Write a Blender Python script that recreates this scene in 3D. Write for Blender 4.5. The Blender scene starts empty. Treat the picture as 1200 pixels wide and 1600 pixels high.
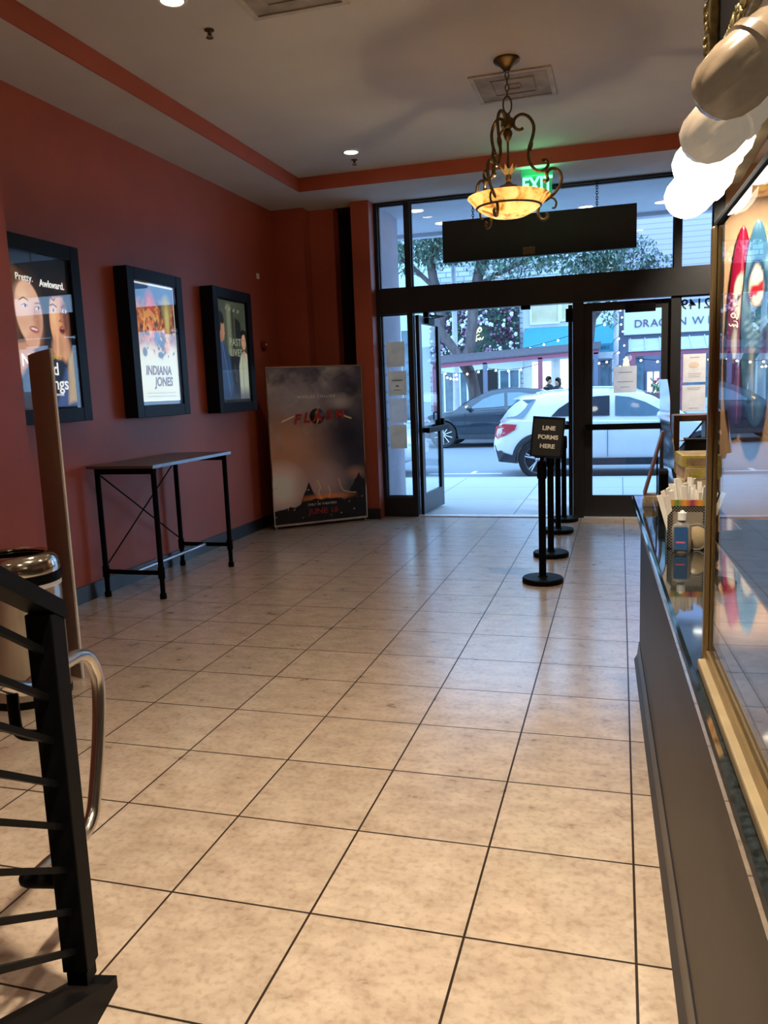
import bpy, bmesh, math, random
import numpy as np
from mathutils import Vector, Matrix, Euler
random.seed(7)
PI = math.pi
R = math.radians
SC = bpy.context.scene
COL = SC.collection

# ------------------------------------------------------------------ camera
yaw, pitch, roll = 0.28711, 0.15101, -0.03866
fv = Vector((-math.sin(yaw)*math.cos(pitch), math.cos(yaw)*math.cos(pitch), -math.sin(pitch)))
rv = Vector((math.cos(yaw), math.sin(yaw), 0))
uv_ = rv.cross(fv)
r2 = rv*math.cos(roll) + uv_*math.sin(roll)
u2 = -rv*math.sin(roll) + uv_*math.cos(roll)
cam_d = bpy.data.cameras.new('camera'); cam = bpy.data.objects.new('camera', cam_d); COL.objects.link(cam)
m3 = Matrix((r2, u2, -fv)).transposed()
cam.matrix_world = Matrix.Translation((-0.05, -2.0, 1.511)) @ m3.to_4x4()
cam_d.sensor_fit = 'VERTICAL'; cam_d.sensor_height = 32.0; cam_d.lens = 1259.31*32.0/1600.0
cam_d.clip_start = 0.02; cam_d.clip_end = 300
SC.camera = cam

# ------------------------------------------------------------------ world and exposure
W = bpy.data.worlds.new('world'); SC.world = W; W.use_nodes = True
wn = W.node_tree.nodes; wl = W.node_tree.links
bgn = wn['Background']
tc = wn.new('ShaderNodeTexCoord'); sep = wn.new('ShaderNodeSeparateXYZ'); rmp = wn.new('ShaderNodeValToRGB')
wl.new(tc.outputs['Generated'], sep.inputs[0]); wl.new(sep.outputs['Z'], rmp.inputs[0])
rmp.color_ramp.elements[0].position = 0.0; rmp.color_ramp.elements[0].color = (0.56, 0.93, 1.42, 1)
rmp.color_ramp.elements[1].position = 0.9; rmp.color_ramp.elements[1].color = (0.46, 0.86, 1.48, 1)
wl.new(rmp.outputs[0], bgn.inputs['Color'])
bgn.inputs['Strength'].default_value = 3.4
SC.view_settings.view_transform = 'Standard'; SC.view_settings.look = 'None'
SC.view_settings.exposure = 0.0; SC.view_settings.gamma = 1.0; SC.view_settings.use_curve_mapping = False

def lamp(kind, name, loc, energy, color, size=0.1, rot=None, spot=None, blend=0.6):
    d = bpy.data.lights.new(name, kind); d.energy = energy; d.color = color
    if kind in ('POINT', 'SPOT'): d.shadow_soft_size = size
    if kind == 'AREA': d.size = size
    if kind == 'SPOT': d.spot_size = spot; d.spot_blend = blend
    o = bpy.data.objects.new(name, d); COL.objects.link(o); o.location = loc
    if rot: o.rotation_euler = rot
    return o
WARM = (1.0, 0.85, 0.64)
SOFT = (1.0, 0.86, 0.68)
CANS = [(-2.5, 5.66), (-2.5, 2.45), (-2.5, -0.75), (-2.5, -3.95), (-0.85, 1.25), (-0.25, -0.75), (-0.85, -3.95), (1.35, 6.0), (2.3, 2.2), (0.22, 3.25)]
CAN_W = [32, 42, 8, 30, 150, 860, 110, 850, 90, 210]
for i, (x, y) in enumerate(CANS):
    if (x, y) == (1.35, 6.0): lamp('SPOT', 'surfboard_fill', (x, y, 3.70), CAN_W[i], WARM, 0.07, (R(36), 0, R(4)), R(74), 0.8)   # unseen spot added to brighten the surfboards, tilted at the front wall
    else: lamp('SPOT', 'can_light', (x, y, 3.70), CAN_W[i], WARM if i else SOFT, 0.07, (0, 0, 0), R(102 if (x, y) == (-0.25, -0.75) else 120), 1.0)
lamp('POINT', 'chandelier_light', (-0.815, 4.02, 2.81), 56, (1.0, 0.76, 0.44), 0.018)

# ------------------------------------------------------------------ helpers
def s2l(c):
    return tuple(((v/255.0)/12.92 if v/255.0 <= 0.04045 else ((v/255.0+0.055)/1.055)**2.4) for v in c)

def mat(name, col, rough=0.5, metal=0.0, var=0.12, scale=8.0, emit=0.0, ecol=None, bump=0.0, spec=0.5, alpha=None, coat=0.0, stretch=(1, 1, 1), trans=0.0):
    m = bpy.data.materials.new(name); m.use_nodes = True
    n = m.node_tree.nodes; l = m.node_tree.links; p = n['Principled BSDF']
    t = n.new('ShaderNodeTexCoord'); mp = n.new('ShaderNodeMapping'); mp.inputs['Scale'].default_value = stretch
    nz = n.new('ShaderNodeTexNoise'); nz.inputs['Scale'].default_value = scale; nz.inputs['Detail'].default_value = 4
    cr = n.new('ShaderNodeValToRGB')
    l.new(t.outputs['Object'], mp.inputs[0]); l.new(mp.outputs[0], nz.inputs['Vector']); l.new(nz.outputs['Fac'], cr.inputs[0])
    a = [max(0, c*(1-var)) for c in col]; b = [min(1, c*(1+var)) for c in col]
    cr.color_ramp.elements[0].position = 0.3; cr.color_ramp.elements[0].color = (*a, 1)
    cr.color_ramp.elements[1].position = 0.7; cr.color_ramp.elements[1].color = (*b, 1)
    l.new(cr.outputs[0], p.inputs['Base Color'])
    p.inputs['Roughness'].default_value = rough; p.inputs['Metallic'].default_value = metal
    p.inputs['Specular IOR Level'].default_value = spec
    p.inputs['Coat Weight'].default_value = coat; p.inputs['Coat Roughness'].default_value = 0.06
    p.inputs['Transmission Weight'].default_value = trans
    if emit:
        p.inputs['Emission Color'].default_value = (*(ecol or col), 1); p.inputs['Emission Strength'].default_value = emit
    if bump:
        bp = n.new('ShaderNodeBump'); bp.inputs['Strength'].default_value = bump; bp.inputs['Distance'].default_value = 0.01
        l.new(nz.outputs['Fac'], bp.inputs['Height']); l.new(bp.outputs[0], p.inputs['Normal'])
    return m

def pane_mat(name, tint=(0.93, 0.97, 0.98), ior=1.5, rough=0.0, base=0.04, peak=1.0):
    m = bpy.data.materials.new(name); m.use_nodes = True
    n = m.node_tree.nodes; l = m.node_tree.links; n.remove(n['Principled BSDF'])
    tr = n.new('ShaderNodeBsdfTransparent'); tr.inputs[0].default_value = (*tint, 1)
    gl = n.new('ShaderNodeBsdfGlossy'); gl.inputs['Roughness'].default_value = rough
    fr = n.new('ShaderNodeLayerWeight'); fr.inputs['Blend'].default_value = 0.5
    pw = n.new('ShaderNodeMath'); pw.operation = 'POWER'; pw.inputs[1].default_value = 5.0; l.new(fr.outputs['Facing'], pw.inputs[0])
    ma = n.new('ShaderNodeMath'); ma.operation = 'MULTIPLY_ADD'; ma.inputs[1].default_value = peak-base; ma.inputs[2].default_value = base; l.new(pw.outputs[0], ma.inputs[0])
    mx = n.new('ShaderNodeMixShader')
    l.new(ma.outputs[0], mx.inputs[0]); l.new(tr.outputs[0], mx.inputs[1]); l.new(gl.outputs[0], mx.inputs[2])
    l.new(mx.outputs[0], n['Material Output'].inputs[0])
    return m

def print_mat(name, emit=0.0, rough=0.4):
    m = bpy.data.materials.new(name); m.use_nodes = True
    n = m.node_tree.nodes; l = m.node_tree.links; p = n['Principled BSDF']
    a = n.new('ShaderNodeAttribute'); a.attribute_name = 'Col'
    l.new(a.outputs['Color'], p.inputs['Base Color']); p.inputs['Roughness'].default_value = rough
    if emit:
        l.new(a.outputs['Color'], p.inputs['Emission Color']); p.inputs['Emission Strength'].default_value = emit
    return m

OFF = {}
def thing(name, label, cat, loc=(0, 0, 0), group=None, local=False):
    o = bpy.data.objects.new(name, None); COL.objects.link(o); o.location = loc; o.empty_display_size = 0.1
    o['label'] = label; o['category'] = cat
    if group: o['group'] = group
    OFF[o.name] = Vector((0, 0, 0)) if local else Vector(loc)
    return o

def ob(name, bm, m, parent=None, smooth=False, label=None, cat=None, group=None, kind=None, recenter=True, keep=False):
    if isinstance(m, (list, tuple)): mats = list(m)
    else: mats = [m]
    me = bpy.data.meshes.new(name)
    if parent is not None:
        off = OFF[parent.name]
    elif recenter and len(bm.verts):
        xs = [v.co.x for v in bm.verts]; ys = [v.co.y for v in bm.verts]; zs = [v.co.z for v in bm.verts]
        off = Vector(((min(xs)+max(xs))/2, (min(ys)+max(ys))/2, min(zs)))
    else: off = Vector((0, 0, 0))
    for v in bm.verts: v.co -= off
    bm.to_mesh(me)
    if not keep: bm.free()
    for k in mats: me.materials.append(k)
    if smooth:
        for p in me.polygons: p.use_smooth = True
        try: me.set_sharp_from_angle(angle=R(38))
        except Exception: pass
    o = bpy.data.objects.new(name, me); COL.objects.link(o)
    if parent is not None: o.parent = parent; OFF[o.name] = off
    else: o.location = off; OFF[o.name] = off
    if label: o['label'] = label
    if cat: o['category'] = cat
    if group: o['group'] = group
    if kind: o['kind'] = kind
    return o

def struct(name, bm, m, smooth=False, parent=None):
    o = ob(name, bm, m, parent, smooth)
    if parent is None: o['kind'] = 'structure'
    return o

def dup(root, loc=None, rotz=None, label=None, group=None, scale=None):
    r = root.copy(); COL.objects.link(r)
    if loc is not None: r.location = loc
    if rotz is not None: r.rotation_euler = (0, 0, rotz)
    if scale: r.scale = scale
    if label: r['label'] = label
    if group: r['group'] = group
    for ch in list(root.children):
        c = ch.copy(); COL.objects.link(c); c.parent = r
        for g in ch.children:
            d = g.copy(); COL.objects.link(d); d.parent = c
    return r

def B(): return bmesh.new()
def bx(bm, x0, x1, y0, y1, z0, z1, bev=0.0, M=None, mi=0):
    vs = [bm.verts.new((x, y, z)) for x in (x0, x1) for y in (y0, y1) for z in (z0, z1)]
    if M is not None:
        for v in vs: v.co = M @ v.co
    fs = [bm.faces.new([vs[i] for i in f]) for f in ((0, 1, 3, 2), (4, 6, 7, 5), (0, 4, 5, 1), (2, 3, 7, 6), (0, 2, 6, 4), (1, 5, 7, 3))]
    for f in fs: f.material_index = mi
    if bev:
        es = list({e for f in fs for e in f.edges})
        bmesh.ops.bevel(bm, geom=es, offset=bev, segments=2, affect='EDGES', profile=0.5)
    return bm
def frame(v):
    v = v.normalized(); a = Vector((0, 0, 1)) if abs(v.z) < 0.9 else Vector((1, 0, 0))
    x = v.cross(a).normalized(); return x, v.cross(x).normalized()
def tube(bm, pts, r, n=8, closed=False, mi=0, cap=True):
    pts = [Vector(p) for p in pts]; N = len(pts); rings = []
    x = None
    for i, p in enumerate(pts):
        if closed: d = pts[(i+1) % N]-pts[i-1]
        else: d = pts[min(i+1, N-1)]-pts[max(i-1, 0)]
        if d.length < 1e-9: d = Vector((0, 0, 1))
        d.normalize()
        if x is None: x, y = frame(d)
        else:
            x = (x - d*x.dot(d))
            if x.length < 1e-6: x, y = frame(d)
            x.normalize(); y = d.cross(x)
        rr = r[i] if isinstance(r, (list, tuple)) else r
        rings.append([bm.verts.new(p + (x*math.cos(2*PI*k/n)+y*math.sin(2*PI*k/n))*rr) for k in range(n)])
    m = N if closed else N-1
    for i in range(m):
        a = rings[i]; b = rings[(i+1) % N]
        for k in range(n):
            f = bm.faces.new((a[k], a[(k+1) % n], b[(k+1) % n], b[k])); f.material_index = mi; f.smooth = True
    if cap and not closed:
        bm.faces.new(rings[0][::-1]).material_index = mi; bm.faces.new(rings[-1]).material_index = mi
    return bm
def lathe(bm, prof, c=(0, 0, 0), n=32, axis='Z', mi=0, cap=False, wob=None):
    c = Vector(c); rings = []
    for (r, z) in prof:
        ring = []
        for k in range(n):
            a = 2*PI*k/n; rr = r*(wob(a, z) if wob else 1)
            if axis == 'Z': v = Vector((rr*math.cos(a), rr*math.sin(a), z))
            elif axis == 'Y': v = Vector((rr*math.cos(a), z, rr*math.sin(a)))
            else: v = Vector((z, rr*math.cos(a), rr*math.sin(a)))
            ring.append(bm.verts.new(c+v))
        rings.append(ring)
    for a, b in zip(rings, rings[1:]):
        for k in range(n):
            f = bm.faces.new((a[k], a[(k+1) % n], b[(k+1) % n], b[k])); f.material_index = mi; f.smooth = True
    if cap:
        bm.faces.new(rings[0]).material_index = mi; bm.faces.new(rings[-1]).material_index = mi
    return bm
def prism(bm, pts, f0, f1, M=None, mi=0):
    """pts: list of 2D; f0/f1 map 2D -> 3D for both faces"""
    a = [bm.verts.new(f0(*p)) for p in pts]; b = [bm.verts.new(f1(*p)) for p in pts]
    bm.faces.new(a).material_index = mi; bm.faces.new(b[::-1]).material_index = mi
    n = len(pts)
    for i in range(n): bm.faces.new((a[i], b[i], b[(i+1) % n], a[(i+1) % n])).material_index = mi
    return bm
def ball(bm, c, r, sub=2, scale=(1, 1, 1), mi=0, rot=None):
    res = bmesh.ops.create_icosphere(bm, subdivisions=sub, radius=1)
    M = Matrix.Diagonal((r*scale[0], r*scale[1], r*scale[2]))
    if rot: M = Euler(rot).to_matrix() @ M
    fs = set()
    for v in res['verts']:
        v.co = M @ v.co + Vector(c)
        fs.update(v.link_faces)
    for f in fs: f.material_index = mi; f.smooth = True
    return bm
def text(bm, s, size, right, up, org, ext=0.002, align='CENTER', shear=0.0, space=1.0, bold=0.0, mi=0, sx=1.0):
    cu = bpy.data.curves.new('t', 'FONT'); cu.body = s; cu.size = size; cu.extrude = ext; cu.align_x = align; cu.align_y = 'CENTER'
    cu.shear = shear; cu.space_character = space; cu.offset = bold; cu.resolution_u = 4
    o = bpy.data.objects.new('t', cu); COL.objects.link(o)
    dg = bpy.context.evaluated_depsgraph_get(); me = bpy.data.meshes.new_from_object(o.evaluated_get(dg))
    bpy.data.objects.remove(o); bpy.data.curves.remove(cu)
    right = Vector(right); up = Vector(up); nr = right.cross(up)
    for v in me.vertices:
        c = v.co.copy(); v.co = Vector(org)+right*c.x*sx+up*c.y+nr*c.z
    k = len(bm.faces); bm.from_mesh(me); bm.faces.ensure_lookup_table()
    for f in list(bm.faces)[k:]: f.material_index = mi
    bpy.data.meshes.remove(me)
    return bm
def shear(bm, k, x0=0.0):
    for v in bm.verts: v.co.x += k*v.co.y
    return bm
def smooth_path(pts, n=4, closed=False):
    P = [Vector(p) for p in pts]; out = []; N = len(P)
    for i in range(N-1):
        p0 = P[max(i-1, 0)]; p1 = P[i]; p2 = P[i+1]; p3 = P[min(i+2, N-1)]
        for k in range(n):
            t = k/n
            out.append(0.5*((2*p1)+(p2-p0)*t+(2*p0-5*p1+4*p2-p3)*t*t+(3*p1-p0-3*p2+p3)*t**3))
    out.append(P[-1]); return out

# canvas painter for printed pictures (a vertex-coloured print)
class Canvas:
    def __init__(s, w, h, base):
        s.w, s.h = w, h; s.U, s.V = np.meshgrid((np.arange(w)+0.5)/w, (np.arange(h)+0.5)/h)
        s.asp = h/w; s.A = np.zeros((h, w, 3)); s.A[:] = s2l(base)
    def mixin(s, m, col):
        m = np.clip(m, 0, 1)[..., None]; s.A = s.A*(1-m)+np.array(s2l(col))*m
    def ell(s, cx, cy, rx, ry, col, soft=0.15, rot=0, a=1.0):
        x = s.U-cx; y = (s.V-cy)*s.asp; c, q = math.cos(rot), math.sin(rot)
        d = np.sqrt(((x*c+y*q)/rx)**2+((-x*q+y*c)/(ry*s.asp))**2)
        s.mixin(a*(1-d+soft*0.5)/soft, col)
    def poly(s, pts, col, soft=0.006, a=1.0):
        x, y = s.U, s.V*s.asp; P = [(p[0], p[1]*s.asp) for p in pts]; n = len(P)
        inside = np.zeros_like(x, bool); dist = np.full_like(x, 9.0)
        for i in range(n):
            x1, y1 = P[i]; x2, y2 = P[(i+1) % n]
            if y1 != y2:
                cond = ((y1 > y) != (y2 > y)) & (x < (x2-x1)*(y-y1)/(y2-y1)+x1); inside ^= cond
            L = (x2-x1)**2+(y2-y1)**2+1e-12; t = np.clip(((x-x1)*(x2-x1)+(y-y1)*(y2-y1))/L, 0, 1)
            dist = np.minimum(dist, np.hypot(x-x1-t*(x2-x1), y-y1-t*(y2-y1)))
        sd = np.where(inside, dist, -dist); s.mixin(a*(sd+soft*0.5)/soft, col)
    def line(s, pts, wd, col, a=1.0):
        x, y = s.U, s.V*s.asp; dist = np.full_like(x, 9.0)
        for (p, q) in zip(pts, pts[1:]):
            x1, y1 = p[0], p[1]*s.asp; x2, y2 = q[0], q[1]*s.asp
            L = (x2-x1)**2+(y2-y1)**2+1e-12; t = np.clip(((x-x1)*(x2-x1)+(y-y1)*(y2-y1))/L, 0, 1)
            dist = np.minimum(dist, np.hypot(x-x1-t*(x2-x1), y-y1-t*(y2-y1)))
        s.mixin(a*(wd-dist)/(wd*0.6), col)
    def noise(s, sc, seed=0, oct=4):
        rg = np.random.RandomState(seed); out = np.zeros_like(s.U); amp = 1.0; tot = 0
        for o in range(oct):
            g = rg.rand(80, 80); f = sc*2**o
            x = (s.U*f) % 78; y = (s.V*s.asp*f) % 78; xi = x.astype(int); yi = y.astype(int); fx = x-xi; fy = y-yi
            fx = fx*fx*(3-2*fx); fy = fy*fy*(3-2*fy)
            out += amp*((g[yi, xi]*(1-fx)+g[yi, xi+1]*fx)*(1-fy)+(g[yi+1, xi]*(1-fx)+g[yi+1, xi+1]*fx)*fy); tot += amp; amp *= 0.5
        return out/tot
def print_ob(name, cv, org, right, up, w, h, m, parent, curve=None):
    org = Vector(org); right = Vector(right); up = Vector(up); nw, nh = cv.w, cv.h
    vs = []
    for j in range(nh):
        for i in range(nw):
            vs.append(org+right*(w*i/(nw-1))+up*(h*j/(nh-1)))
    off = OFF[parent.name]
    vs = [tuple(v-off) for v in vs]
    fs = [(j*nw+i, j*nw+i+1, (j+1)*nw+i+1, (j+1)*nw+i) for j in range(nh-1) for i in range(nw-1)]
    me = bpy.data.meshes.new(name); me.from_pydata(vs, [], fs)
    ca = me.color_attributes.new('Col', 'FLOAT_COLOR', 'POINT')
    arr = np.ones((nh*nw, 4), dtype=np.float32); arr[:, :3] = cv.A.reshape(-1, 3); ca.data.foreach_set('color', arr.ravel())
    me.materials.append(m)
    o = bpy.data.objects.new(name, me); COL.objects.link(o); o.parent = parent; OFF[o.name] = off
    return o

# ------------------------------------------------------------------ materials
M = {}
M['red'] = mat('red_wall_paint', (0.40, 0.080, 0.038), 0.45, var=0.06, scale=3)
M['ceil'] = mat('ceiling_paint', (0.60, 0.56, 0.50), 0.8, var=0.04, scale=2)
M['tan'] = mat('tan_wall', (0.50, 0.30, 0.17), 0.6, var=0.12, scale=3)
M['blackbase'] = mat('black_base', (0.018, 0.018, 0.022), 0.35, scale=10)
M['frame'] = mat('black_frame', (0.012, 0.012, 0.014), 0.38, scale=12)
M['blackmetal'] = mat('black_metal', (0.0035, 0.0035, 0.004), 0.5, scale=30, spec=0.06)
M['boxblack'] = mat('box_black', (0.009, 0.010, 0.015), 0.34, scale=20, spec=0.10)
M['pane'] = pane_mat('window_glass', (0.94, 0.965, 0.98))
M['caseglass'] = pane_mat('case_glass', (0.97, 0.97, 0.96), base=0.03, peak=0.72)
M['posterglass'] = pane_mat('poster_glass', (0.97, 0.98, 0.98))
M['gold'] = mat('brass_trim', (0.30, 0.21, 0.095), 0.32, metal=0.75, scale=20, stretch=(1, 1, 0.1))
M['goldpale'] = mat('pale_brass', (0.28, 0.215, 0.125), 0.42, metal=0.3, scale=15)
M['chrome'] = mat('chrome', (0.75, 0.76, 0.78), 0.08, metal=1.0, var=0.02)
M['steel'] = mat('brushed_steel', (0.60, 0.56, 0.50), 0.24, metal=1.0, var=0.08, scale=40, stretch=(1, 1, 0.05))
M['bronze'] = mat('aged_bronze', (0.16, 0.115, 0.060), 0.42, metal=0.85, var=0.3, scale=30)
M['white'] = mat('white_paint', (0.75, 0.75, 0.75), 0.5, var=0.03)
M['paper'] = mat('paper', (0.88, 0.84, 0.80), 0.8, var=0.06, scale=12)
def translucent(m, f):
    n = m.node_tree.nodes; l = m.node_tree.links; p = n['Principled BSDF']; o = n['Material Output']; src = p.inputs['Base Color'].links[0].from_socket
    tl = n.new('ShaderNodeBsdfTranslucent'); l.new(src, tl.inputs[0]); mx = n.new('ShaderNodeMixShader'); mx.inputs[0].default_value = f
    l.new(p.outputs[0], mx.inputs[1]); l.new(tl.outputs[0], mx.inputs[2]); l.new(mx.outputs[0], o.inputs[0])
translucent(M['paper'], 0.6)
M['ink'] = mat('ink', (0.03, 0.03, 0.05), 0.6)
M['cream'] = mat('cream_letter', (0.80, 0.78, 0.68), 0.5, var=0.03)
M['lit'] = mat('lamp_lens', (1, 0.9, 0.75), 0.5, emit=14, ecol=(1, 0.86, 0.66), var=0)
M['extlit'] = mat('soffit_lamp_lens', (1, 0.9, 0.75), 0.5, emit=7, ecol=(1, 0.93, 0.82), var=0)

# floor tile: one procedural material in world units
def floor_surface():
    m = bpy.data.materials.new('floor_tile'); m.use_nodes = True
    n = m.node_tree.nodes; l = m.node_tree.links; p = n['Principled BSDF']
    g = n.new('ShaderNodeNewGeometry'); br = n.new('ShaderNodeTexBrick')
    br.offset = 0.0; br.squash = 1.0
    br.inputs['Scale'].default_value = 1.0; br.inputs['Mortar Size'].default_value = 0.0040
    br.inputs['Mortar Smooth'].default_value = 0.25; br.inputs['Bias'].default_value = 0.0
    br.inputs['Brick Width'].default_value = 0.457; br.inputs['Row Height'].default_value = 0.457
    br.inputs['Color1'].default_value = (1, 1, 1, 1); br.inputs['Color2'].default_value = (0.90, 0.90, 0.90, 1); br.inputs['Mortar'].default_value = (0, 0, 0, 1)
    l.new(g.outputs['Position'], br.inputs['Vector'])
    n1 = n.new('ShaderNodeTexNoise'); n1.inputs['Scale'].default_value = 7.0; n1.inputs['Detail'].default_value = 8; n1.inputs['Roughness'].default_value = 0.62
    mp = n.new('ShaderNodeMapping'); mp.inputs['Scale'].default_value = (1.0, 1.6, 1); l.new(g.outputs['Position'], mp.inputs[0]); l.new(mp.outputs[0], n1.inputs['Vector'])
    c1 = n.new('ShaderNodeValToRGB'); e = c1.color_ramp.elements
    e[0].position = 0.30; e[0].color = (0.40, 0.295, 0.215, 1); e[1].position = 0.68; e[1].color = (0.60, 0.48, 0.375, 1)
    l.new(n1.outputs['Fac'], c1.inputs[0])
    n2 = n.new('ShaderNodeTexNoise'); n2.inputs['Scale'].default_value = 42.0; n2.inputs['Detail'].default_value = 5
    l.new(g.outputs['Position'], n2.inputs['Vector'])
    c2 = n.new('ShaderNodeValToRGB'); c2.color_ramp.elements[0].position = 0.30; c2.color_ramp.elements[0].color = (0.78, 0.74, 0.70, 1)
    c2.color_ramp.elements[1].position = 0.52; c2.color_ramp.elements[1].color = (1, 1, 1, 1); l.new(n2.outputs['Fac'], c2.inputs[0])
    mu = n.new('ShaderNodeMixRGB'); mu.blend_type = 'MULTIPLY'; mu.inputs[0].default_value = 1; l.new(c1.outputs[0], mu.inputs[1]); l.new(c2.outputs[0], mu.inputs[2])
    mb = n.new('ShaderNodeMixRGB'); mb.blend_type = 'MULTIPLY'; mb.inputs[0].default_value = 1; l.new(mu.outputs[0], mb.inputs[1]); l.new(br.outputs['Color'], mb.inputs[2])
    gr = n.new('ShaderNodeMixRGB'); l.new(br.outputs['Fac'], gr.inputs[0]); l.new(mb.outputs[0], gr.inputs[1]); gr.inputs[2].default_value = (0.030, 0.019, 0.012, 1)
    l.new(gr.outputs[0], p.inputs['Base Color'])
    rr = n.new('ShaderNodeMapRange'); rr.inputs[3].default_value = 0.26; rr.inputs[4].default_value = 0.30
    l.new(n1.outputs['Fac'], rr.inputs[0]); l.new(rr.outputs[0], p.inputs['Roughness'])
    cw = n.new('ShaderNodeMapRange'); cw.inputs[3].default_value = 0.85; cw.inputs[4].default_value = 0.05; l.new(br.outputs['Fac'], cw.inputs[0]); l.new(cw.outputs[0], p.inputs['Coat Weight']); sw = n.new('ShaderNodeMapRange'); sw.inputs[3].default_value = 0.6; sw.inputs[4].default_value = 0.1; l.new(br.outputs['Fac'], sw.inputs[0]); l.new(sw.outputs[0], p.inputs['Specular IOR Level']); p.inputs['Coat Roughness'].default_value = 0.20; p.inputs['Coat IOR'].default_value = 1.62
    inv = n.new('ShaderNodeMath'); inv.operation = 'SUBTRACT'; inv.inputs[0].default_value = 1; l.new(br.outputs['Fac'], inv.inputs[1])
    bp = n.new('ShaderNodeBump'); bp.inputs['Strength'].default_value = 0.5; bp.inputs['Distance'].default_value = 0.003
    l.new(inv.outputs[0], bp.inputs['Height']); l.new(bp.outputs[0], p.inputs['Normal'])
    return m
M['floor'] = floor_surface()

def stripes_mat(name, c1, c2, scale, axis='Y', rough=0.5, dist=0.0, metal=0.0):
    m = bpy.data.materials.new(name); m.use_nodes = True
    n = m.node_tree.nodes; l = m.node_tree.links; p = n['Principled BSDF']
    g = n.new('ShaderNodeNewGeometry'); w = n.new('ShaderNodeTexWave'); w.wave_type = 'BANDS'; w.bands_direction = axis
    w.inputs['Scale'].default_value = scale; w.inputs['Distortion'].default_value = dist; w.inputs['Detail'].default_value = 3
    l.new(g.outputs['Position'], w.inputs['Vector'])
    nz = n.new('ShaderNodeTexNoise'); nz.inputs['Scale'].default_value = 3; l.new(g.outputs['Position'], nz.inputs['Vector'])
    mm = n.new('ShaderNodeMath'); mm.operation = 'MULTIPLY'; l.new(w.outputs['Fac'], mm.inputs[0]); l.new(nz.outputs['Fac'], mm.inputs[1])
    c = n.new('ShaderNodeValToRGB'); c.color_ramp.elements[0].color = (*c1, 1); c.color_ramp.elements[1].color = (*c2, 1); c.color_ramp.elements[0].position = 0.0; c.color_ramp.elements[1].position = 0.5
    l.new(mm.outputs[0], c.inputs[0]); l.new(c.outputs[0], p.inputs['Base Color']); p.inputs['Roughness'].default_value = rough; p.inputs['Metallic'].default_value = metal; p.inputs['Specular IOR Level'].default_value = 0.2
    return m
def brick_mat(name, c1, c2, mo, bw, rh, ms=0.01, rough=0.8, offset=0.5, plane='XZ'):
    m = bpy.data.materials.new(name); m.use_nodes = True
    n = m.node_tree.nodes; l = m.node_tree.links; p = n['Principled BSDF']
    g = n.new('ShaderNodeNewGeometry'); sp = n.new('ShaderNodeSeparateXYZ'); cb = n.new('ShaderNodeCombineXYZ'); l.new(g.outputs['Position'], sp.inputs[0])
    l.new(sp.outputs[plane[0]], cb.inputs[0]); l.new(sp.outputs[plane[1]], cb.inputs[1])
    br = n.new('ShaderNodeTexBrick'); br.offset = offset; br.inputs['Scale'].default_value = 1
    br.inputs['Brick Width'].default_value = bw; br.inputs['Row Height'].default_value = rh; br.inputs['Mortar Size'].default_value = ms
    br.inputs['Color1'].default_value = (*c1, 1); br.inputs['Color2'].default_value = (*c2, 1); br.inputs['Mortar'].default_value = (*mo, 1)
    l.new(cb.outputs[0], br.inputs['Vector']); l.new(br.outputs['Color'], p.inputs['Base Color']); p.inputs['Roughness'].default_value = rough
    return m

# ------------------------------------------------------------------ room shell
ZS, ZC = 3.60, 3.74
YF = 7.25      # storefront plane
bm = B(); bx(bm, -4.3, 4.1, -6.2, 7.18, -0.10, 0.0); struct('floor', bm, M['floor'])
bm = B(); bx(bm, -4.14, -3.94, -6.2, 7.3, 0, ZS+0.3); struct('wall_left', bm, M['red'])
bm = B(); bx(bm, -3.94, -3.70, -6.0, 2.35, 0, ZS-0.001); struct('trim_1', bm, M['red'])
bm = B(); bx(bm, -4.14, 4.1, -6.2, -6.0, 0, ZS+0.3); struct('wall_back', bm, M['red'])
bm = B(); bx(bm, 3.9, 4.1, -6.2, 7.3, 0, ZS+0.3); struct('wall_right', bm, M['tan'])
# front wall pieces left of the storefront, stepped, with a dark slot
bm = B()
bx(bm, -3.94, -3.55, 7.02, 7.4, 0, ZS); bx(bm, -3.55, -3.25, 7.22, 7.4, 0, ZS)
struct('wall_front_left', bm, M['red'])
bm = B(); bx(bm, -2.965, -2.755, 7.0, 7.42, 0, ZS); struct('trim_2', bm, M['red'])
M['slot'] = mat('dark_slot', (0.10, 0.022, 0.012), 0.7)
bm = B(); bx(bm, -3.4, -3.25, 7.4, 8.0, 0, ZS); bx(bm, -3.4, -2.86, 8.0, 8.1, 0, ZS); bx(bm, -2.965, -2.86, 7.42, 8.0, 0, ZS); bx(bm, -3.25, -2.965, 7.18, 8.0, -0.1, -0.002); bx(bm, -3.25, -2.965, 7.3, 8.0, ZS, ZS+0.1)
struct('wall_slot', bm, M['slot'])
bm = B(); bx(bm, 0.97, 4.1, 7.2, 7.4, 0, ZS); struct('wall_front_right', bm, M['tan'])
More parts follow.
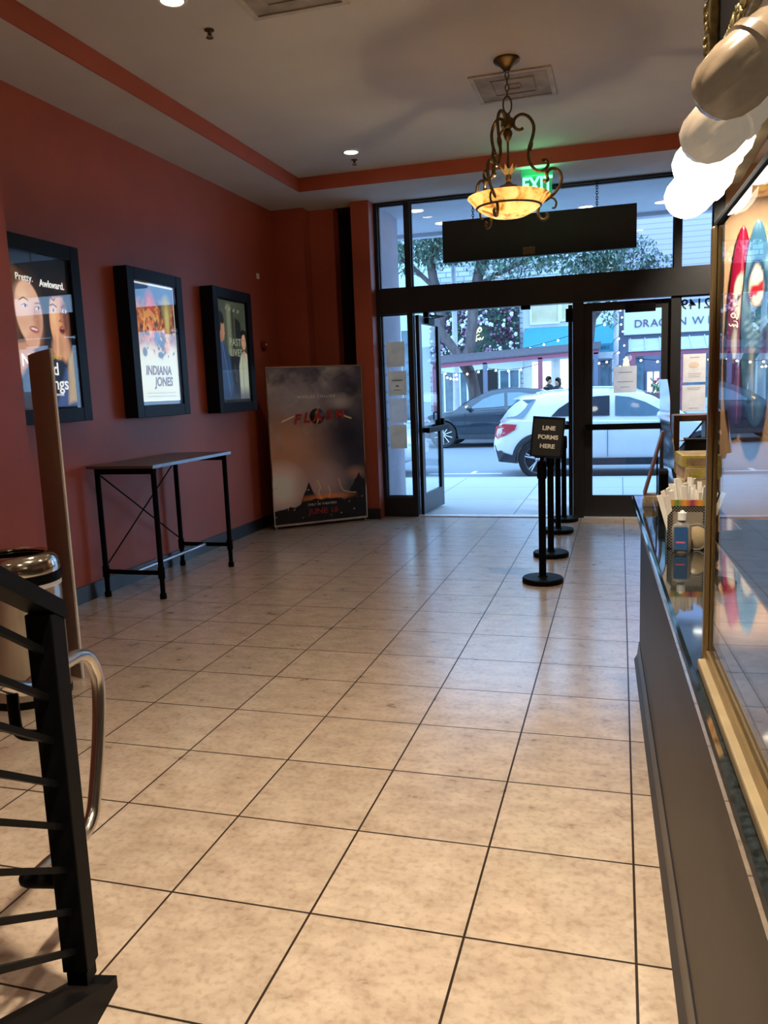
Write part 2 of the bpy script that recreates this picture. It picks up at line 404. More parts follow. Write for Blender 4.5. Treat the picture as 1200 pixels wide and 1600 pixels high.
# ceiling: upper slab, low soffit ring, red fascia
bm = B()
bx(bm, -4.14, 4.1, -6.2, 7.4, ZC, ZC+0.2)
struct('ceiling', bm, M['ceil'])
X0, X1, Y0, Y1 = -3.315, 3.3, -5.4, 6.34
bm = B()
bx(bm, -4.14, X0, -6.2, 7.22, ZS, ZC-0.001); bx(bm, X1, 4.1, -6.2, 7.22, ZS, ZC-0.001)
bx(bm, X0, X1, Y1, 7.22, ZS, ZC-0.001); bx(bm, X0, X1, -6.2, Y0, ZS, ZC-0.001)
struct('ceiling_soffit', bm, M['ceil'])
bm = B(); t = 0.012
bx(bm, X0, X0+t, Y0, Y1, ZS-0.001, ZC-0.002); bx(bm, X1-t, X1, Y0, Y1, ZS-0.001, ZC-0.002); bx(bm, X0, X1, Y1-t, Y1, ZS-0.001, ZC-0.002); bx(bm, X0, X1, Y0, Y0+t, ZS-0.001, ZC-0.002)
struct('trim_3', bm, M['red'])
# baseboards
bm = B(); bx(bm, -3.94, -3.925, 2.35, 7.02, 0, 0.125); bx(bm, -3.70, -3.685, -6, 2.365, 0, 0.125); bx(bm, -3.94, -3.685, 2.35, 2.365, 0, 0.125)
struct('baseboard_left', bm, M['blackbase'])
bm = B(); bx(bm, -3.925, -3.535, 7.005, 7.02, 0, 0.125); bx(bm, -3.55, -3.535, 7.02, 7.205, 0, 0.125); bx(bm, -3.535, -3.25, 7.205, 7.22, 0, 0.125); bx(bm, -2.975, -2.745, 6.985, 7.0, 0, 0.125)
struct('baseboard_front', bm, M['blackbase'])

# ------------------------------------------------------------------ storefront (black aluminium)
F0, F1 = YF-0.06, YF+0.06
ZT = ZS
def fr(name, boxes):
    b = B()
    for q in boxes: bx(b, q[0], q[1], F0+(q[4] if len(q) > 4 else 0), F1, q[2], q[3])
    return struct(name, b, M['frame'])
fr('trim_4', [(-2.755, 0.97, 3.575, ZT, 0), (-2.755, 0.97, 2.36, 2.645, -0.02), (-2.755, -2.715, 0, 3.575), (0.865, 0.97, 0, 3.575),
              (-2.40, -2.335, 2.645, 3.575), (0.487, 0.552, 2.645, 3.575), (-2.395, -2.335, 0.0, 2.36), (-2.715, -2.395, 0, 0.235, 0.0),
              (-0.545, -0.43, 0, 2.36), (0.465, 0.555, 0, 2.36), (0.555, 0.865, 0, 0.5)])
def window(n, x0, x1, z0, z1, y=YF):
    b = B(); w = 0.014
    for q in ((x0, x0+w, z0, z1), (x1-w, x1, z0, z1), (x0+w, x1-w, z0, z0+w), (x0+w, x1-w, z1-w, z1)): bx(b, q[0], q[1], y-0.02, y+0.02, q[2], q[3])
    o = struct('window_%d' % n, b, M['frame'])
    b = B(); bx(b, x0+w, x1-w, y-0.004, y+0.004, z0+w, z1-w); ob('pane', b, M['pane'], o)
    return o
window(1, -2.715, -2.40, 2.645, 3.575); window(2, -2.335, 0.487, 2.645, 3.575); window(3, 0.552, 0.865, 2.645, 3.575)
window(4, -2.715, -2.395, 0.235, 2.36); window(5, 0.555, 0.865, 0.5, 2.36)
# doors.  Leaf built in local space: hinge at origin, leaf along +x, width w
def door_leaf(n, w, hinge, rot, bot=0.25, stile=0.10, top=0.09, closer=True, side=-1):
    b = B(); h = 2.345; t = 0.022
    for q in ((0, stile, 0.01, h), (w-stile, w, 0.01, h), (stile, w-stile, 0.01, bot), (stile, w-stile, h-top, h)): bx(b, q[0], q[1], -t, t, q[2], q[3], 0.002)
    me_off = Vector((0, 0, 0))
    o = ob('door_%d' % n, b, M['frame'], None, recenter=False); o['kind'] = 'structure'
    OFF[o.name] = me_off
    b = B(); bx(b, stile, w-stile, -0.004, 0.004, bot, h-top); ob('pane', b, M['pane'], o)
    b = B(); yy = side*0.085                                   # push bar across the inside face
    bx(b, 0.02, w-0.03, yy-0.022, yy+0.018, 0.98, 1.045, 0.006)
    for xx in (0.05, w-0.09): bx(b, xx, xx+0.05, min(yy, 0), max(yy, 0), 0.985, 1.04)
    ob('push_bar', b, M['blackmetal'], o)
    b = B(); yo = -side*0.03
    tube(b, [(w-0.07, -side*t, 0.95), (w-0.07, -side*0.07, 0.95), (w-0.07, -side*0.07, 1.2), (w-0.07, -side*t, 1.2)], 0.011, 8); ob('handle', b, M['blackmetal'], o)
    if closer:
        b = B(); bx(b, 0.43, 0.74, -t-0.055, -t, h-0.125, h-0.045, 0.004)
        ob('closer', b, M['blackmetal'], o)
    o.location = hinge; o.rotation_euler = (0, 0, rot)
    return o
d1 = door_leaf(1, 0.88, (-2.305, YF+0.03, 0), R(86), closer=False, side=-1)
d2 = door_leaf(2, 0.88, (-0.575, YF+0.03, 0), R(91), closer=False, side=1)
d3 = door_leaf(3, 0.895, (-0.43, YF, 0), 0, stile=0.093, closer=True, side=-1)
# kick stand on the open leaf
b = B(); tube(b, [(0.72, 0.03, 0.16), (0.76, 0.05, 0.10), (0.80, 0.07, 0.02)], 0.009, 6); tube(b, [(0.74, 0.03, 0.12), (0.70, 0.07, 0.02)], 0.009, 6); bx(b, 0.70, 0.76, 0.02, 0.04, 0.10, 0.18)
ob('door_stop', b, M['blackmetal'], d1)
b = B(); bx(b, 0.70, 0.86, 0.022, 0.05, 1.0, 1.10, 0.004); bx(b, 0.80, 0.86, -0.06, -0.022, 0.98, 1.12, 0.004); ob('latch_case', b, M['blackmetal'], d1)
# closer arm brackets under the header
b = B(); bx(b, -2.2, -2.14, 7.15, 7.22, 2.30, 2.36); tube(b, [(-2.17, 7.30, 2.33), (-2.05, 7.55, 2.335), (-2.27, 7.80, 2.335)], 0.010, 6); bx(b, -2.285, -2.22, 7.52, 7.84, 2.26, 2.33)
struct('trim_5', b, M['blackmetal'])
b = B(); bx(b, -1.10, -1.0, 7.18, 7.24, 2.32, 2.36); bx(b, -0.62, -0.548, 7.2, 7.26, 2.16, 2.30); struct('trim_6', b, M['blackmetal'])
M['thresh'] = mat('aluminium_threshold', (0.7, 0.72, 0.74), 0.3, metal=0.6)
b = B(); bx(b, -2.335, -0.545, 7.18, 7.34, -0.02, 0.012, 0.004); bx(b, -0.43, 0.465, 7.18, 7.34, -0.02, 0.006); struct('trim_7', b, M['thresh'])
# hanging black sign box in the transom with its chains
t = thing('hanging_sign', 'long black blank sign board hanging by chains inside the transom windows', 'sign', (-0.915, 7.12, 2.87))
M['signblack'] = mat('sign_black', (0.010, 0.010, 0.010), 0.6)
b = B(); bx(b, -1.94, 0.11, 7.09, 7.155, 2.87, 3.31, 0.004); ob('board', b, M['signblack'], t)
b = B(); bx(b, -1.06, -0.93, 7.082, 7.09, 2.885, 2.965, 0.003); ob('plate', b, M['bronze'], t, label='small brass plate')
def chain(p0, p1, link=0.035, r=0.004, w=0.011):
    p0 = Vector(p0); p1 = Vector(p1); n = max(1, int((p0-p1).length/(link*0.75))); d = (p1-p0)/n; z = d.normalized(); x, y = frame(z); b = B()
    for i in range(n):
        c = p0+d*(i+0.5); a = x if i % 2 else y
        tube(b, [c+a*w*math.cos(q)+z*link*0.5*math.sin(q) for q in [2*PI*k/10 for k in range(10)]], r, 6, closed=True)
    return b
for x in (-1.6, -0.29): ob('chain', chain((x, 7.12, 3.575), (x, 7.12, 3.31)), M['blackmetal'], t, True)

# exit sign
t = thing('exit_sign', 'green glowing edge-lit EXIT sign under the soffit above the doors', 'sign', (-0.85, 6.48, 3.33))
M['green'] = mat('green_glow', (0.05, 0.9, 0.35), 0.4, emit=2.6, ecol=(0.22, 0.95, 0.50), var=0)
M['greenpanel'] = mat('green_panel', (0.02, 0.25, 0.10), 0.2, emit=0.35, ecol=(0.05, 0.7, 0.25), var=0.1)
b = B(); bx(b, -0.99, -0.70, 6.47, 6.478, 3.335, 3.535); ob('panel', b, M['greenpanel'], t)
b = B(); text(b, 'EXIT', 0.20, (1, 0, 0), (0, 0, 1), (-0.845, 6.466, 3.445), 0.002, bold=0.005, sx=0.72); ob('letters', b, M['green'], t)
b = B(); bx(b, -1.0, -0.69, 6.45, 6.50, 3.535, 3.6, 0.005); ob('housing', b, M['greenpanel'], t)
lamp('AREA', 'exit_glow', (-0.85, 6.44, 3.50), 1.3, (0.2, 1.0, 0.45), 0.22, (R(205), 0, 0))
b = B(); bx(b, -3.9395, -3.925, 6.51, 6.57, 2.78, 2.84, 0.004); ob('wall_sensor', b, M['white'], label='tiny white box high on the red wall near the corner', cat='sensor')
t = thing('thermostat', 'small dark red fire alarm button on the wall beside the third poster box', 'alarm', (-3.94, 6.58, 2.0))
M['alarm'] = mat('alarm_red', (0.25, 0.02, 0.01), 0.3)
b = B(); lathe(b, [(0.0, 0.0), (0.055, 0.0), (0.055, 0.02), (0.04, 0.035), (0.0, 0.035)], (-3.94, 6.58, 2.06), 20, 'X'); ob('body', b, M['alarm'], t, True)
b = B(); ball(b, (-3.90, 6.585, 2.06), 0.014, 1); ob('strobe', b, M['white'], t)

# ------------------------------------------------------------------ papers on the glass
def sheet(x0, x1, z0, z1, m, label, lines=(), y=YF-0.012, kind=0):
    t = thing('paper_notice', label, 'notice', ((x0+x1)/2, y, z0))
    b = B(); bx(b, x0, x1, y-0.0015, y, z0, z1); ob('sheet', b, m, t)
    for (a0, a1, h, th) in lines:
        b = B(); bx(b, x0+(x1-x0)*a0, x0+(x1-x0)*a1, y-0.003, y-0.0015, z0+(z1-z0)*h, z0+(z1-z0)*h+th); ob('print_line', b, M['faint'], t)
    for (cx, cz) in ((x0-0.03, z0+0.04), (x1+0.03, z0+0.04), (x0-0.03, z1-0.04), (x1+0.03, z1-0.04)):
        b = B(); lathe(b, [(0, -0.004), (0.016, -0.004), (0.018, 0), (0.012, 0.004)], (cx, y, cz), 14, 'Y'); ob('suction_cup', b, M['cup'], t, True)
    return t
M['faint'] = mat('faint_print', (0.36, 0.33, 0.30), 0.8)
M['cup'] = pane_mat('clear_cup', (0.75, 0.85, 0.9), 1.45, 0.1)
M['paper2'] = mat('paper_tan', (0.86, 0.74, 0.60), 0.8); translucent(M['paper2'], 0.62)
sheet(-2.675, -2.455, 1.765, 2.05, M['paper2'], 'topmost tan paper in the left sidelight')
sheet(-2.665, -2.445, 1.435, 1.715, M['paper2'], 'second tan paper from the top in the left sidelight, with a faint drawing', [(0.2, 0.8, 0.6, 0.012), (0.42, 0.58, 0.35, 0.02), (0.3, 0.7, 0.2, 0.01)])
sheet(-2.66, -2.45, 1.115, 1.40, M['paper'], 'third paper from the top in the left sidelight, the whitest one')
sheet(-2.66, -2.46, 0.81, 1.09, M['paper2'], 'lowest tan paper in the left sidelight')
sheet(-0.115, 0.125, 1.375, 1.66, M['paper'], 'pale paper taped to the closed glass door', [(0.2, 0.8, 0.75, 0.008), (0.15, 0.85, 0.4, 0.006), (0.3, 0.7, 0.2, 0.006)], y=YF-0.012)
sheet(0.595, 0.82, 1.46, 1.755, M['paper'], 'upper white paper in the right sidelight with a tan oval picture', [(0.3, 0.7, 0.86, 0.01), (0.2, 0.8, 0.3, 0.005), (0.25, 0.75, 0.24, 0.005), (0.25, 0.75, 0.18, 0.005)])
b = B(); lathe(b, [(0, -0.001), (0.055, -0.001)], (0.70, YF-0.0145, 1.64), 20, 'Y')
for v in b.verts: v.co.z = 1.64+(v.co.z-1.64)*0.6
ob('oval_picture', b, M['paper2'], bpy.data.objects['paper_notice.005'])
sheet(0.59, 0.82, 1.155, 1.43, M['paper'], 'lower white paper in the right sidelight', [(0.2, 0.8, 0.88, 0.006), (0.25, 0.75, 0.82, 0.006), (0.3, 0.7, 0.1, 0.006)])
for i, (ch, x) in enumerate((('9', 0.600), ('4', 0.675), ('1', 0.745), ('2', 0.825))):
    b = B(); text(b, ch, 0.15, (-1, 0, 0), (0, 0, 1), (x, YF+0.006, 2.265), 0.001, bold=0.002)
    ob('street_number', b, M['ink'], label='black digit %s in the street number on the right sidelight' % {'9': 'nine, nearest the door,', '4': 'four, second from the door,', '1': 'one, third from the door,', '2': 'two, farthest from the door,'}[ch], cat='number')

# ------------------------------------------------------------------ ceiling fittings
def can(x, y, label):
    t = thing('ceiling_light', label, 'ceiling light', (x, y, ZC-0.01), 'recessed ceiling lights')
    b = B(); lathe(b, [(0.062, -0.001), (0.066, -0.008), (0.085, -0.006), (0.088, 0.0)], (x, y, ZC-0.001), 28); ob('trim_ring', b, M['white'], t, True)
    b = B(); lathe(b, [(0.0, -0.004), (0.062, -0.004), (0.062, 0.0)], (x, y, ZC-0.001), 24); ob('lens', b, M['lit'], t)
can(-2.5, 5.66, 'round recessed light nearest the storefront corner of the ceiling')
can(-2.5, 2.45, 'round recessed light at the top edge of the photo, beside the sprinkler')
for i, (x, y) in enumerate(CANS[2:]): can(x, y, 'round recessed ceiling light outside the photo')
def sprinkler(x, y, label):
    t = thing('sprinkler_head', label, 'sprinkler', (x, y, ZC-0.06))
    b = B(); lathe(b, [(0.03, 0), (0.03, -0.006), (0.012, -0.01), (0.012, -0.03), (0.0, -0.03)], (x, y, ZC), 16); ob('body', b, M['bronze'], t, True)
    b = B(); lathe(b, [(0, -0.05), (0.02, -0.05), (0.024, -0.046), (0, -0.046)], (x, y, ZC), 16); tube(b, [(x-0.012, y, ZC-0.028), (x-0.014, y, ZC-0.04), (x, y, ZC-0.05)], 0.003, 6); tube(b, [(x+0.012, y, ZC-0.028), (x+0.014, y, ZC-0.04), (x, y, ZC-0.05)], 0.003, 6)
    ob('deflector', b, M['bronze'], t, True)
sprinkler(-2.49, 2.87, 'brass sprinkler head beside the nearer ceiling light')
sprinkler(-2.555, 5.93, 'small sprinkler head just behind the farther ceiling light')
M['vent'] = mat('vent_dirty', (0.50, 0.45, 0.38), 0.7, var=0.25, scale=4)
M['ventdark'] = mat('vent_dark', (0.33, 0.29, 0.24), 0.8, var=0.3, scale=6)
def vent(x, y, label, grille):
    t = thing('ceiling_vent', label, 'vent', (x, y, ZC-0.02))
    b = B(); s = 0.30; w = 0.035
    for q in ((-s, -s+w, -s, s), (s-w, s, -s, s), (-s+w, s-w, -s, -s+w), (-s+w, s-w, s-w, s)): bx(b, x+q[0], x+q[1], y+q[2], y+q[3], ZC-0.012, ZC)
    ob('frame', b, M['vent'], t)
    b = B(); bx(b, x-s+w, x+s-w, y-s+w, y+s-w, ZC-0.004, ZC-0.001); ob('back_plate', b, M['ventdark'], t)
    if grille:
        for k in (1, 3):
            r_ = (s-w)*k/5; b = B(); q = 0.010
            for v in ((-r_, -r_+q, -r_, r_), (r_-q, r_, -r_, r_), (-r_+q, r_-q, -r_, -r_+q), (-r_+q, r_-q, r_-q, r_)): bx(b, x+v[0], x+v[1], y+v[2], y+v[3], ZC-0.010-0.003*(4-k)/4, ZC-0.004)
            ob('louvre', b, M['ventdark'], t)
    return t
vent(-0.83, 4.54, 'square dusty air vent in the ceiling behind the chandelier', True)
vent(-1.865, 2.54, 'square air vent cut by the top edge of the photo', True)
vent(1.9, 0.9, 'square air vent outside the photo', False)

# ------------------------------------------------------------------ chandelier
cx, cy = -0.815, 4.02
t = thing('chandelier', 'bronze scroll-arm chandelier with a glowing amber glass bowl', 'chandelier', (cx, cy, 2.66))
BR = M['bronze']
b = B(); lathe(b, [(0, 0), (0.088, 0), (0.092, -0.010), (0.085, -0.022), (0.062, -0.034), (0.040, -0.052), (0.026, -0.066), (0.022, -0.085), (0.0, -0.088)], (cx, cy, ZC-0.001), 32); ob('canopy', b, BR, t, True)
b = chain((cx, cy, 3.655), (cx, cy, 3.49), 0.045, 0.0045, 0.013)
ob('chain', b, BR, t, True)
b = B(); tube(b, [(cx+0.028*math.cos(q), cy+0.01*math.cos(q), 3.44+0.058*math.sin(q)) for q in [2*PI*k/20 for k in range(20)]], 0.006, 8, closed=True); ob('ring_loop', b, BR, t, True)
b = B(); lathe(b, [(0, 3.385), (0.014, 3.38), (0.02, 3.36), (0.042, 3.345), (0.046, 3.32), (0.036, 3.295), (0.02, 3.28), (0.028, 3.268), (0.034, 3.25), (0.022, 3.215), (0.008, 3.20), (0.008, 3.02), (0.0, 3.02)], (cx, cy, 0), 24, wob=lambda a, z: 1+0.07*math.sin(10*a+60*z) if z > 3.28 else 1); ob('hub', b, BR, t, True)
up = [(.107, 3.283), (.085, 3.272), (.062, 3.28), (.042, 3.305), (.048, 3.345), (.078, 3.37), (.115, 3.374), (.156, 3.349), (.183, 3.296), (.176, 3.23), (.150, 3.155), (.142, 3.097), (.16, 3.04), (.2, 2.998), (.25, 2.998), (.282, 3.03), (.268, 3.066), (.236, 3.06)]
lo = [(.245, 2.935), (.262, 2.922), (.280, 2.935), (.272, 2.975), (.30, 3.005), (.345, 3.0), (.372, 2.965), (.37, 2.905), (.33, 2.845), (.28, 2.805), (.228, 2.775), (.207, 2.72), (.222, 2.672), (.255, 2.662), (.277, 2.685), (.262, 2.705)]
ex = [(.285, 2.812), (.318, 2.806), (.338, 2.775), (.328, 2.742), (.308, 2.742)]
for a in (16, 136, 256):
    ca, sa = math.cos(R(a)), math.sin(R(a))
    f3 = lambda p: (cx+p[0]*ca, cy+p[0]*sa, p[1])
    b = B(); tube(b, smooth_path([f3(p) for p in up], 3), 0.0115, 8); ob('upper_arm', b, BR, t, True)
    b = B(); tube(b, smooth_path([f3(p) for p in lo], 3), 0.0115, 8); tube(b, smooth_path([f3(p) for p in ex], 3), 0.008, 8); ob('lower_arm', b, BR, t, True)
    b = B(); tube(b, [f3((.166, 3.19)), f3((.158, 3.165)), f3((.150, 3.13))], [0.013, 0.018, 0.012], 8); ob('collar', b, BR, t, True); b = B(); tube(b, [f3((.252, 2.99)), f3((.268, 2.985))], 0.015, 8); ob('collar', b, BR, t, True)
b = B(); tube(b, [(cx+0.225*math.cos(q), cy+0.225*math.sin(q), 2.757) for q in [2*PI*k/48 for k in range(48)]], 0.009, 8, closed=True); ob('bowl_ring', b, BR, t, True)
def bowl_mat():
    m = bpy.data.materials.new('amber_glass'); m.use_nodes = True
    n = m.node_tree.nodes; l = m.node_tree.links; p = n['Principled BSDF']
    tcn = n.new('ShaderNodeTexCoord'); nz = n.new('ShaderNodeTexNoise'); nz.inputs['Scale'].default_value = 9; nz.inputs['Detail'].default_value = 5; nz.inputs['Distortion'].default_value = 1.2
    l.new(tcn.outputs['Object'], nz.inputs['Vector']); c = n.new('ShaderNodeValToRGB'); e = c.color_ramp.elements
    e[0].position = 0.33; e[0].color = (0.30, 0.12, 0.02, 1); e[1].position = 0.60; e[1].color = (1.0, 0.78, 0.36, 1)
    e2 = e.new(0.45); e2.color = (0.90, 0.56, 0.16, 1)
    l.new(nz.outputs['Fac'], c.inputs[0]); l.new(c.outputs[0], p.inputs['Base Color']); l.new(c.outputs[0], p.inputs['Emission Color'])
    p.inputs['Roughness'].default_value = 0.15; p.inputs['Emission Strength'].default_value = 1.5
    p.inputs['Transmission Weight'].default_value = 0.0
    tl = n.new('ShaderNodeBsdfTranslucent'); l.new(c.outputs[0], tl.inputs[0]); mx = n.new('ShaderNodeMixShader'); mx.inputs[0].default_value = 0.6
    l.new(p.outputs[0], mx.inputs[1]); l.new(tl.outputs[0], mx.inputs[2]); l.new(mx.outputs[0], n['Material Output'].inputs[0])
    return m
b = B(); lathe(b, [(r_, 2.682+(z_-2.682)*.77) for r_, z_ in [(0.0, 2.682), (0.06, 2.685), (0.12, 2.70), (0.18, 2.735), (0.225, 2.775), (0.255, 2.815), (0.275, 2.85), (0.292, 2.868), (0.290, 2.874), (0.270, 2.860), (0.247, 2.822), (0.218, 2.782), (0.175, 2.742), (0.12, 2.707), (0.0, 2.690)]], (cx, cy, 0), 48); ob('glass_bowl', b, bowl_mat(), t, True)
M['bulbw'] = mat('warm_bulb', (1, .8, .5), 0.4, emit=6, ecol=(1, 0.72, 0.36), var=0)
b = B(); lathe(b, [(0.075, 2.86), (0.08, 2.875), (0.06, 2.90), (0.03, 2.91), (0.014, 2.93), (0.022, 2.95), (0.018, 2.975), (0.0, 2.98)], (cx, cy, 0), 20, wob=lambda a, z: 1+0.05*math.sin(12*a)); lathe(b, [(0.008, 2.69), (0.008, 2.9)], (cx, cy, 0), 8); ob('stem_cap', b, M['gold'], t, True)
M['leaf'] = mat('lit_leaf', (0.85, 0.72, 0.45), 0.5)
b = B()
for k in range(7):
    a = 2*PI*k/7; d = Vector((math.cos(a), math.sin(a), 0)); c0 = Vector((cx, cy, 2.965)); rt = Vector((-d.y, d.x, 0))
    p = [c0+d*0.01, c0+d*0.035+Vector((0, 0, 0.03))+rt*0.016, c0+d*0.065+Vector((0, 0, 0.075)), c0+d*0.035+Vector((0, 0, 0.03))-rt*0.016, c0+d*0.028+Vector((0, 0, 0.034))]
    v = [b.verts.new(q) for q in p]; b.faces.new((v[0], v[1], v[4])); b.faces.new((v[0], v[4], v[3])); b.faces.new((v[1], v[2], v[4])); b.faces.new((v[4], v[2], v[3])); b.faces.new((v[0], v[3], v[2], v[1]))
ob('leaf_crown', b, M['leaf'], t)

# ------------------------------------------------------------------ poster light boxes on the left wall
RT, UP = (0, 1, 0), (0, 0, 1)
def lightbox(y0, y1, z0, z1, xf, label):
    t = thing('poster_light_box', label, 'poster', (-3.94, (y0+y1)/2, z0)); w = 0.10
    b = B(); bx(b, -3.939, xf-0.035, y0, y1, z0, z1, 0.006); ob('casing', b, M['boxblack'], t)
    b = B()
    for q in ((y0, y0+w, z0, z1), (y1-w, y1, z0, z1), (y0+w, y1-w, z0, z0+w), (y0+w, y1-w, z1-w, z1)): bx(b, xf-0.035, xf, q[0], q[1], q[2], q[3], 0.004)
    ob('door_frame', b, M['boxblack'], t)
    b = B(); bx(b, xf-0.014, xf-0.010, y0+w, y1-w, z0+w, z1-w); ob('glass', b, M['posterglass'], t)
    b = B(); bx(b, xf-0.036, xf-0.028, y0+w, y1-w, z0+w, z1-w); ob('backing', b, M['signblack'], t)
    return t
M['lit1'] = print_mat('lit_print', 0.8); M['lit2'] = print_mat('lit_print_bright', 0.82); M['lit3'] = print_mat('lit_print_dim', 0.55)
M['txt_w'] = mat('lit_white_letter', (0.9, 0.9, 0.85), 0.5, emit=0.9, ecol=(1, 1, 0.92), var=0)
M['txt_y'] = mat('lit_yellow_letter', (0.8, 0.6, 0.1), 0.5, emit=0.5, ecol=(0.9, 0.65, 0.1), var=0)
M['txt_o'] = mat('rust_letter', (0.30, 0.07, 0.02), 0.5, emit=0.12, ecol=(0.5, 0.13, 0.04), var=0.2)
M['txt_g'] = mat('sage_letter', (0.5, 0.52, 0.36), 0.5, emit=0.35, ecol=(0.62, 0.66, 0.46), var=0)
# poster one: two smiling faces
xf = -3.82
t = lightbox(2.36, 3.21, 1.365, 2.605, xf, 'black light box nearest the camera, poster of two close-up faces')
c = Canvas(120, 190, (14, 12, 14))
c.ell(.30, .60, .30, .30, (52, 34, 22), .3); c.poly([(0.0, .95), (.0, .1), (.12, .3), (.15, .6), (.3, .85)], (96, 62, 38), .06); c.ell(.78, .80, .24, .12, (26, 15, 10), .3)
c.poly([(.02, .42), (.3, .45), (.4, .2), (.0, .1)], (202, 150, 118), .05)
c.ell(.31, .62, .21, .205, (226, 178, 148), .10, rot=0.12); c.ell(.24, .70, .14, .10, (240, 198, 168), .7, a=.6); c.ell(.44, .55, .08, .14, (176, 120, 92), .8, a=.5)
c.ell(.33, .44, .11, .05, (222, 168, 138), .3)
c.line([(.17, .695), (.24, .715), (.31, .700)], .010, (92, 58, 38)); c.line([(.42, .685), (.48, .69), (.52, .68)], .010, (92, 58, 38))
for (ex_, ey) in ((.25, .663), (.46, .655)):
    c.ell(ex_, ey, .042, .012, (245, 238, 230), .3); c.ell(ex_+.01, ey, .017, .012, (60, 52, 40), .3); c.line([(ex_-.05, ey), (ex_, ey+.013), (ex_+.05, ey)], .006, (30, 20, 16))
c.line([(.40, .66), (.40, .60), (.425, .575), (.39, .568)], .007, (178, 122, 96)); c.ell(.40, .58, .03, .012, (200, 145, 120), .5)
c.ell(.37, .515, .075, .020, (178, 78, 72), .3, rot=-.15); c.ell(.37, .517, .055, .007, (240, 232, 226), .4, rot=-.15)
c.ell(.80, .58, .16, .21, (224, 160, 112), .12); c.ell(.92, .60, .07, .2, (120, 66, 40), .9, a=.8); c.ell(.72, .62, .06, .12, (244, 190, 140), .8, a=.7)
c.poly([(.62, .72), (.66, .80), (.98, .80), (.99, .66), (.9, .755), (.78, .745), (.68, .735)], (28, 16, 10), .03); c.line([(.70, .735), (.74, .72), (.76, .735)], .012, (40, 22, 12))
c.line([(.66, .685), (.72, .695), (.78, .680)], .011, (44, 24, 14)); c.line([(.86, .68), (.92, .695), (.97, .68)], .011, (44, 24, 14))
for (ex_, ey) in ((.72, .655), (.91, .655)):
    c.ell(ex_, ey, .036, .014, (235, 232, 235), .3); c.ell(ex_, ey, .018, .013, (66, 92, 130), .3)
c.line([(.83, .66), (.84, .60), (.80, .585), (.87, .585)], .008, (150, 90, 60)); c.ell(.84, .525, .045, .028, (90, 24, 24), .3); c.ell(.84, .54, .045, .008, (190, 96, 86), .4)
c.ell(.80, .40, .16, .10, (206, 150, 110), .4); c.line([(.72, .32), (.745, .45), (.755, .56)], .028, (238, 180, 134)); c.line([(.84, .30), (.86, .42), (.87, .47)], .03, (214, 156, 116))
c.poly([(.0, .0), (1, .0), (1, .25), (.8, .33), (.3, .34), (.0, .16)], (22, 24, 44), .06); c.poly([(.62, .0), (1, .0), (1, .2), (.84, .27)], (66, 84, 136), .05); c.poly([(.84, .02), (1, .04), (1, .40), (.9, .34)], (186, 164, 132), .05)
n_ = c.noise(9, 3); c.A *= (0.82+0.36*n_)[..., None]
print_ob('poster_print', c, (xf-0.0275, 2.475, 1.475), RT, UP, 0.605, 1.02, M['lit1'], t)
xt = xf-0.0262
b = B(); text(b, 'Pretty.', 0.066, RT, UP, (xt, 2.645, 2.335), .0006, sx=.95); text(b, 'Awkward.', 0.068, RT, UP, (xt, 2.92, 2.315), .0006, sx=.92, bold=.001)
text(b, 'No', 0.12, RT, UP, (xt, 2.62, 1.79), .0006); text(b, 'Hard', 0.125, RT, UP, (xt, 2.78, 1.735), .0006, bold=.001); text(b, 'Feelings', 0.125, RT, UP, (xt, 2.80, 1.635), .0006, bold=.001); text(b, 'ONLY IN THEATERS', 0.022, RT, UP, (xt, 2.84, 1.56), .0004); text(b, 'JUNE', 0.04, RT, UP, (xt, 2.8, 1.52), .0004)
ob('lettering', b, M['txt_w'], t)
b = B(); text(b, 'LAWRENCE', 0.042, RT, UP, (xt, 2.84, 1.82), .0005); ob('credit_line', b, M['txt_y'], t)
# poster two: warm painted montage over cream
xf = -3.815
t = lightbox(3.795, 4.645, 1.355, 2.565, xf, 'middle black light box with a bright orange and cream film poster')
c = Canvas(110, 175, (222, 216, 182))
nA = c.noise(4, 11); nB = c.noise(9, 5); nC = c.noise(20, 8)
c.mixin(np.clip((c.V-.42+.10*(nA-.5))/.10, 0, 1), (178, 96, 40)); c.mixin(np.clip((nB-.48)*5, 0, 1)*np.clip((c.V-.46)*8, 0, 1), (92, 40, 18)); c.mixin(np.clip((nC-.55)*6, 0, 1)*np.clip((c.V-.40)*8, 0, 1)*.8, (240, 170, 80))
c.mixin(np.clip((c.V-.80+.12*(nA-.5))/.10, 0, 1), (30, 66, 112)); c.ell(.36, .83, .10, .10, (206, 70, 50), .9, a=.8)
for k in range(5): c.line([(.14+.012*k, .60), (.20, .70+.012*k), (.33, .735+.012*k), (.46, .69+.012*k), (.50, .60)], .007, (250, 186, 96), a=.8)
c.ell(.33, .60, .13, .09, (214, 110, 74), .5); c.ell(.30, .61, .07, .05, (250, 176, 110), .8, a=.8); c.ell(.78, .80, .12, .12, (140, 128, 72), .5); c.ell(.78, .70, .06, .14, (198, 178, 100), .8)
c.ell(.62, .50, .10, .07, (32, 26, 40), .4); c.ell(.48, .54, .10, .06, (60, 66, 118), .6, a=.8); c.ell(.72, .46, .06, .05, (236, 140, 66), .6)
rg = random.Random(5)
for k in range(40): c.ell(rg.uniform(.12, .92), rg.uniform(.36, .66), rg.uniform(.012, .04), rg.uniform(.008, .022), rg.choice([(40, 24, 16), (96, 60, 34), (236, 170, 90), (70, 74, 66)]), .5, rot=rg.uniform(0, 3), a=.85)
c.ell(.55, .40, .08, .03, (60, 44, 34), .5); c.ell(.15, .42, .06, .04, (70, 50, 36), .5)
